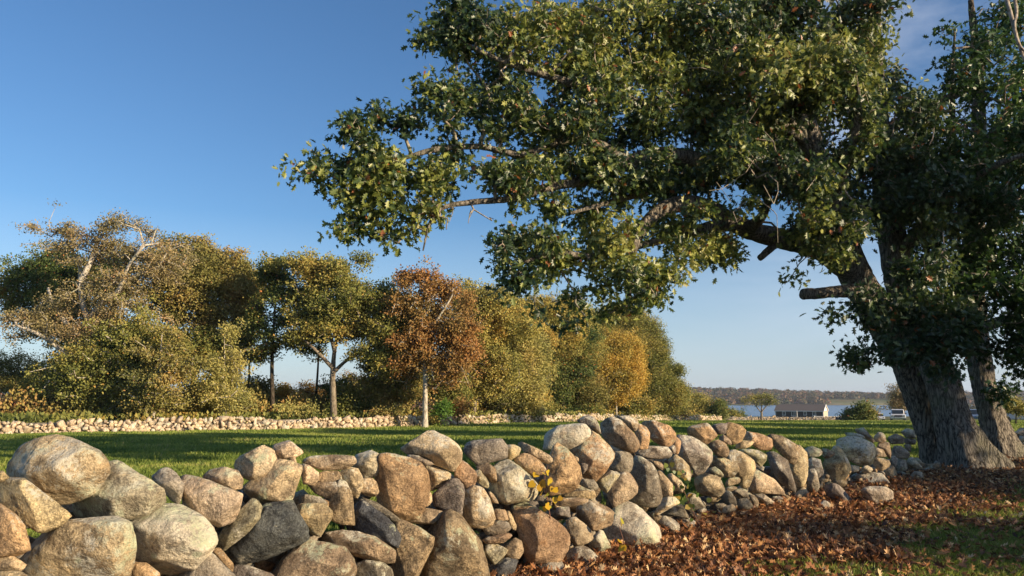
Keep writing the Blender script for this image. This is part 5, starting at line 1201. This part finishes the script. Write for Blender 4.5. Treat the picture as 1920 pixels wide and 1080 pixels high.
def carthing(loc, rz, label, paint, group='cars parked by the lake'):
    th = thing('parked_car', loc, label, 'car', group, rz=rz)
    b = MB().prism([(-2.2, .35), (2.15, .35), (2.2, .68), (1.2, .86), (-1.6, .92), (-2.2, .85)], -.88, .88, 'Y').build('body', paint, th)
    m_ = b.modifiers.new('b', 'BEVEL'); m_.width = .07; m_.segments = 2
    MB().prism([(1.15, .84), (.4, 1.36), (-1.0, 1.38), (-1.75, .9)], -.70, .70, 'Y').build('cabin', M['glass'], th)
    MB().prism([(.42, 1.37), (.3, 1.43), (-.9, 1.44), (-1.05, 1.385)], -.68, .68, 'Y').build('roof', paint, th)
    for s_ in (-1, 1):
        MB().box((2.16, s_ * .62, .66), (.07, .3, .14), bev=.02).build('headlight', M['chrome'], th)
        for xx in (1.35, -1.35): MB().cyl((xx, s_ * .78, .32), .32, .32, .22, 'Y', 20).build('wheel', M['black'], th)
    return th
for u, v, Y, rz, lab, pnt in ((1649, 787, 165, -110, 'pale car between the dark bush and the white pickup', M['carwhite']),
                              (1822, 784, 95, -120, 'blue grey car glimpsed between the oak trunks', M['carblue']),
                              (1914, 785, 80, -20, 'blue grey car beyond the wall at the right edge', M['carblue'])):
    q = P(u, v, Y); carthing((q[0], Y, float(gz(q[0], Y))), math.radians(rz), lab, pnt)
# white rail fence, post, dark framed board
fp = P(1572, 788, 205); th = thing('rail_fence', (fp[0], 205, float(gz(fp[0], 205))), 'low white rail fence right of the lakeside house', 'fence')
for k in range(6): MB().box((-6 + k * 2.8, k * -.6, .5), (.14, .14, 1.05)).build('post', M['white'], th)
for zz in (.45, .85): MB().box((1.0, -1.5, zz), (14.4, .05, .12), rz=-.212).build('rail', M['white'], th)
q = P(1495, 788, 215); tag(MB().cyl((0, 0, 1.1), .09, .06, 2.2).box((0, 0, 2.22), (.2, .2, .08)).build('marker_post', M['white']), 'white post standing in the field edge in front of the house', 'post').location = (q[0], 215, float(gz(q[0], 215)))
q = P(1597, 790, 125); th = thing('board_stand', (q[0], 125, float(gz(q[0], 125))), 'dark framed board on two posts left of the dark bush', 'board')
for s_ in (-1, 1): MB().box((s_ * .75, 0, .95), (.12, .12, 1.9)).build('post', M['darkwood'], th)
MB().box((0, -.02, 1.6), (1.38, .06, .55), bev=.01).build('board', M['glass'], th); MB().box((0, 0, 1.93), (1.8, .3, .06)).build('board_roof', M['darkwood'], th)

# ------------------------------------------------------------------ grass and leaf litter
def blades(pos, h, w, r, lean=0.35):
    n = len(pos); a = r.uniform(0, 6.283, n)
    side = np.stack([np.cos(a), np.sin(a), np.zeros(n)], 1)
    ln = r.normal(size=(n, 2)) * lean
    tip = pos + np.stack([ln[:, 0] * h, ln[:, 1] * h, h], 1)
    mid = pos + np.stack([ln[:, 0] * h * .3, ln[:, 1] * h * .3, h * .55], 1)
    V = np.stack([pos - side * w[:, None] / 2, pos + side * w[:, None] / 2, mid + side * w[:, None] * .38, tip, mid - side * w[:, None] * .38], 1)
    F5 = np.array([[0, 1, 2, 3, 4]]) + (np.arange(n) * 5)[:, None]
    return V.reshape(-1, 3), [F5], np.repeat(np.arange(n), 5)
def nz2(x, y, f, s): return np.array([mnoise.noise(Vector((a * f + s, b * f, s))) for a, b in zip(x, y)])
M['grass'] = leaf_mat('field grass', [(0.0, (0.09, 0.15, 0.026)), (0.5, (0.23, 0.30, 0.055)), (0.85, (0.38, 0.41, 0.09)), (1.0, (0.46, 0.40, 0.16))], 0.35, 0.5, 0.3)
M['litter'] = leaf_mat('fallen oak leaves', [(0.0, (0.06, 0.028, 0.016)), (0.3, (0.19, 0.080, 0.036)), (0.55, (0.36, 0.155, 0.06)), (0.8, (0.56, 0.30, 0.12)), (1.0, (0.70, 0.50, 0.27))], 0.15, 0.55, 0.35)
def field_pts(n, y0, y1, r, power=2.0):
    # more blades close by
    t_ = r.uniform(0, 1, n); Y = (y0 ** (-power + 1) + t_ * (y1 ** (-power + 1) - y0 ** (-power + 1))) ** (1 / (-power + 1))
    u = r.uniform(-90, 2010, n); x = (u - 960) / FPX * Y
    return x, Y
r = np.random.default_rng(31)
x, y = field_pts(330000, 8, 44, r, 1.9)
k_ = front_dist(x, y) < -1.5
x, y = x[k_], y[k_]
h = r.uniform(.06, .13, len(x)) * (0.9 + y * 0.012); w = 0.010 + 0.00085 * y
V1, F1, l1 = blades(np.stack([x, y, gz(x, y) - .01], 1), h, w * r.uniform(.7, 1.3, len(x)), r)
pn = 0.42 + 0.55 * nz2(x, y, 0.35, 2.0) + 0.4 * nz2(x, y, 1.4, 7.0) + r.normal(size=len(x)) * .18
V2x, V2y = field_pts(230000, 42, 152, r, 1.6)
wl_ = np.array([(-120, 49), (0, 50), (350, 55), (600, 60), (795, 65), (825, 67), (960, 78), (1100, 92), (1240, 118), (1345, 142), (1420, 152), (2100, 152)])
uu = V2x / V2y * FPX + 960; k_ = V2y < np.interp(uu, wl_[:, 0], wl_[:, 1]) - 0.4
V2x, V2y = V2x[k_], V2y[k_]
h2 = r.uniform(.07, .14, len(V2x)) * 1.15; w2 = 0.0009 * V2y + .01
V2, F2, l2_ = blades(np.stack([V2x, V2y, gz(V2x, V2y) - .01], 1), h2, w2, r, .3)
pn2 = 0.45 + 0.5 * nz2(V2x, V2y, 0.12, 4.0) + 0.3 * nz2(V2x, V2y, 0.5, 4.0) + r.normal(size=len(V2x)) * .15
Vg = np.concatenate([V1, V2]); Fg = np.concatenate([F1[0], F2[0] + len(V1)])
rg = np.concatenate([np.clip(pn, 0, 1)[l1], np.clip(pn2, 0, 1)[l2_]])
tag(np_mesh('field_grass', Vg, [Fg], M['grass'], None, attrs={'rnd': rg}, smooth=False), 'short green grass covering the open field between the walls', 'grass', kind='stuff')

# verge in front of the wall
def nz2(x, y, f, s): return np.array([mnoise.noise(Vector((a * f + s, b * f, s))) for a, b in zip(x, y)])
def verge_pts(n, r, y0=5.0, y1=27):
    Y = (y0 ** -1 + r.uniform(0, 1, n) * (y1 ** -1 - y0 ** -1)) ** -1
    u = r.uniform(900, 2080, n); return (u - 960) / FPX * Y, Y
x, y = verge_pts(150000, r)
fd = front_dist(x, y); nn = nz2(x, y, 0.75, 3.0) + 0.5 * nz2(x, y, 2.2, 9.0)
pr = np.clip((fd - 1.55) / 0.9 + nn * 1.3, 0, 1)
pr = np.where(fd < 0.9, np.minimum(pr, 0.02), pr) 
k_ = (r.random(len(x)) < pr) & (fd > 0.15)
x, y, nn = x[k_], y[k_], nn[k_]
V1, F1, l1 = blades(np.stack([x, y, gz(x, y) - .005], 1), r.uniform(.035, .10, len(x)), (0.0045 + 0.0005 * y) * r.uniform(.7, 1.3, len(x)), r, .5)
tag(np_mesh('verge_grass', V1, F1, M['grass'], None, attrs={'rnd': np.clip(.5 + nn * .3 + r.normal(size=len(x)) * .2, 0, 1)[l1]}, smooth=False), 'patchy green grass on the verge right of the fallen leaves', 'grass', kind='stuff')
x, y = verge_pts(125000, r)
fd = front_dist(x, y); nn = nz2(x, y, 0.75, 3.0) + 0.5 * nz2(x, y, 2.2, 9.0)
pr = np.clip(1.08 - (fd - 1.05) / 1.2 - nn * 1.2, 0.08, 1)
k_ = (r.random(len(x)) < pr) & (fd > -0.28)
x, y, fd = x[k_], y[k_], fd[k_]; n = len(x)
pos = np.stack([x, y, gz(x, y) + .01 + r.uniform(0, .07, n) * (1 + .6 * np.exp(-np.maximum(fd, 0) / .4))], 1)
ax = r.normal(size=(n, 3)); ax[:, 2] = r.normal(size=n) * .35; nm = r.normal(size=(n, 3)) * .55 + np.array([0, 0, 1.0])
V, Fs, li = oak_leaves(pos, ax, nm, r.uniform(.045, .10, n), r.uniform(-.4, 1.4, n), r.uniform(-1.4, 1.6, n))
tag(np_mesh('leaf_litter', V, Fs, M['litter'], None, attrs={'rnd': np.clip(r.normal(.46, .30, n), 0, 1)[li]}, smooth=False), 'thick brown carpet of fallen oak leaves along the foot of the wall', 'fallen leaves', kind='stuff')

# ------------------------------------------------------------------ small plants in the wall, hanging stems top right
M['yleaf'] = leaf_mat('yellow vine leaves', [(0, (.38, .22, .02)), (.6, (.62, .40, .03)), (.85, (.55, .45, .05)), (1, (.16, .25, .04))], .35)
M['stem'] = plain('reddish stem', (.16, .07, .04), .7)
def vine(loc_pts, leaves, label, mat, size, seed, name='vine'):
    r = np.random.default_rng(seed)
    base = np.array(loc_pts[0][:3]); th = thing(name, tuple(base), label, 'plant')
    o, q = limb_mesh('stem', loc_pts, M['stem'], th, 6, .04, 0, .1, None, seed)
    n = len(leaves); pos = np.array(leaves)
    ax = r.normal(size=(n, 3)) + np.array([0, -.3, -.3]); nm = r.normal(size=(n, 3)) * .5 + np.array([.3, -1, .3])
    HV = np.array([(0, .08), (.26, -.02), (.46, .2), (.40, .55), (.16, .85), (0, 1.0)])
    V, Fs, li = oak_leaves(pos, ax, nm, size * r.uniform(.7, 1.2, n), .2, .2) if mat is M['litter'] else round_leaves(pos, ax, nm, size * r.uniform(.7, 1.2, n))
    np_mesh('foliage', V, Fs, mat, th, attrs={'rnd': r.uniform(0, 1, n)[li]}, smooth=False)
    return th
HV = np.array([(0, .06), (.22, -.03), (.44, .16), (.45, .45), (.24, .78), (0, 1.0), (-.24, .78), (-.45, .45), (-.44, .16), (-.22, -.03)])
def round_leaves(pos, ax, nm, size):
    y = norm(ax); x = norm(np.cross(y, nm)); z = np.cross(x, y); N = len(pos)
    lz = np.abs(HV[:, 0]) * .3
    V = pos[:, None] + size[:, None, None] * (HV[None, :, 0, None] * x[:, None] + HV[None, :, 1, None] * y[:, None] + lz[None, :, None] * z[:, None])
    return V.reshape(-1, 3), [np.arange(10)[None] + (np.arange(N) * 10)[:, None]], np.repeat(np.arange(N), 10)
r = np.random.default_rng(41)
Yv = 6.95
vp = [PR(1032, 975, Yv - .02, .006), PR(1028, 945, Yv - .05, .005), PR(1022, 915, Yv - .05, .0045), PR(1022, 890, Yv, .003), PR(1028, 872, Yv + .05, .002)]
lv = [P(a + r.normal() * 5, b + r.normal() * 4, Yv - .07 + r.normal() * .02) for a, b in ((1013, 888), (1016, 894), (1028, 892), (1036, 900), (1042, 920), (1044, 928), (1038, 915), (1010, 902), (1007, 905), (1018, 915), (1046, 915), (1030, 940), (1035, 948), (1034, 955), (1003, 898), (1040, 932), (1026, 905), (1035, 925))]
vine(vp, lv, 'small vine with bright yellow leaves growing out of the wall in the middle', M['yleaf'], .062, 5)
Yv = 7.7
vine([PR(1172, 1030, Yv, .005), PR(1168, 1010, Yv - .05, .004), PR(1160, 985, Yv, .003)], [P(a, b, Yv - .35) for a, b in ((1162, 978), (1166, 982), (1160, 1016), (1168, 1022), (1170, 1024))], 'few small yellow leaves in front of the smooth pale boulder', M['yleaf'], .06, 6)
Yv = 9.4
lv = [P(a + r.normal() * 14, b + r.normal() * 12, Yv - .2 + r.normal() * .1) for a, b in [(1268, 885), (1275, 893), (1283, 905), (1290, 930), (1300, 950), (1275, 935), (1270, 895), (1320, 960)] * 4]
M['weed'] = leaf_mat('weed leaves', [(0, (.07, .13, .03)), (.5, (.14, .2, .05)), (.8, (.4, .3, .05)), (1, (.45, .25, .08))], .3)
vine([PR(1312, 985, Yv - .3, .006), PR(1295, 950, Yv - .25, .005), PR(1280, 915, Yv - .2, .004), PR(1268, 885, Yv - .1, .002)], lv, 'scraggly green and yellow weeds growing down the wall right of centre', M['weed'], .06, 7)
hb = thing('hanging_branch', tuple(P(1884, -60, 9.0)), 'pair of bare twisted stems hanging into the top right corner', 'branch')
limb_mesh('stem', [PR(1862, -160, 9.2, .03), PR(1884, -20, 9.0, .026), PR(1896, 30, 8.9, .024), PR(1908, 75, 8.85, .02), PR(1930, 130, 8.8, .015), PR(1980, 190, 8.8, .01)], M['twig'], hb, 8, .06, 0, .15, None, 1)
limb_mesh('stem', [PR(1880, -160, 9.3, .022), PR(1900, -20, 9.1, .02), PR(1906, 25, 8.95, .018), PR(1902, 50, 8.8, .018), PR(1915, 90, 8.75, .014), PR(1960, 120, 8.8, .01)], M['twig'], hb, 8, .06, 0, .15, None, 2)

# ------------------------------------------------------------------ thin autumn haze
hm = bpy.data.materials.new('haze'); hm.use_nodes = True
for n_ in list(hm.node_tree.nodes): hm.node_tree.nodes.remove(n_)
ho = hm.node_tree.nodes.new('ShaderNodeOutputMaterial'); hv = hm.node_tree.nodes.new('ShaderNodeVolumePrincipled')
hv.inputs['Color'].default_value = (0.80, 0.88, 1.0, 1); hv.inputs['Density'].default_value = 0.00013; hv.inputs['Anisotropy'].default_value = 0.2
hm.node_tree.links.new(hv.outputs[0], ho.inputs['Volume'])
mb = MB(); mb.box((0, 2950, 18), (5600, 6150, 56)); tag(mb.build('haze', hm), kind='stuff', label='thin bluish haze over the lake and the far hills', cat='haze')
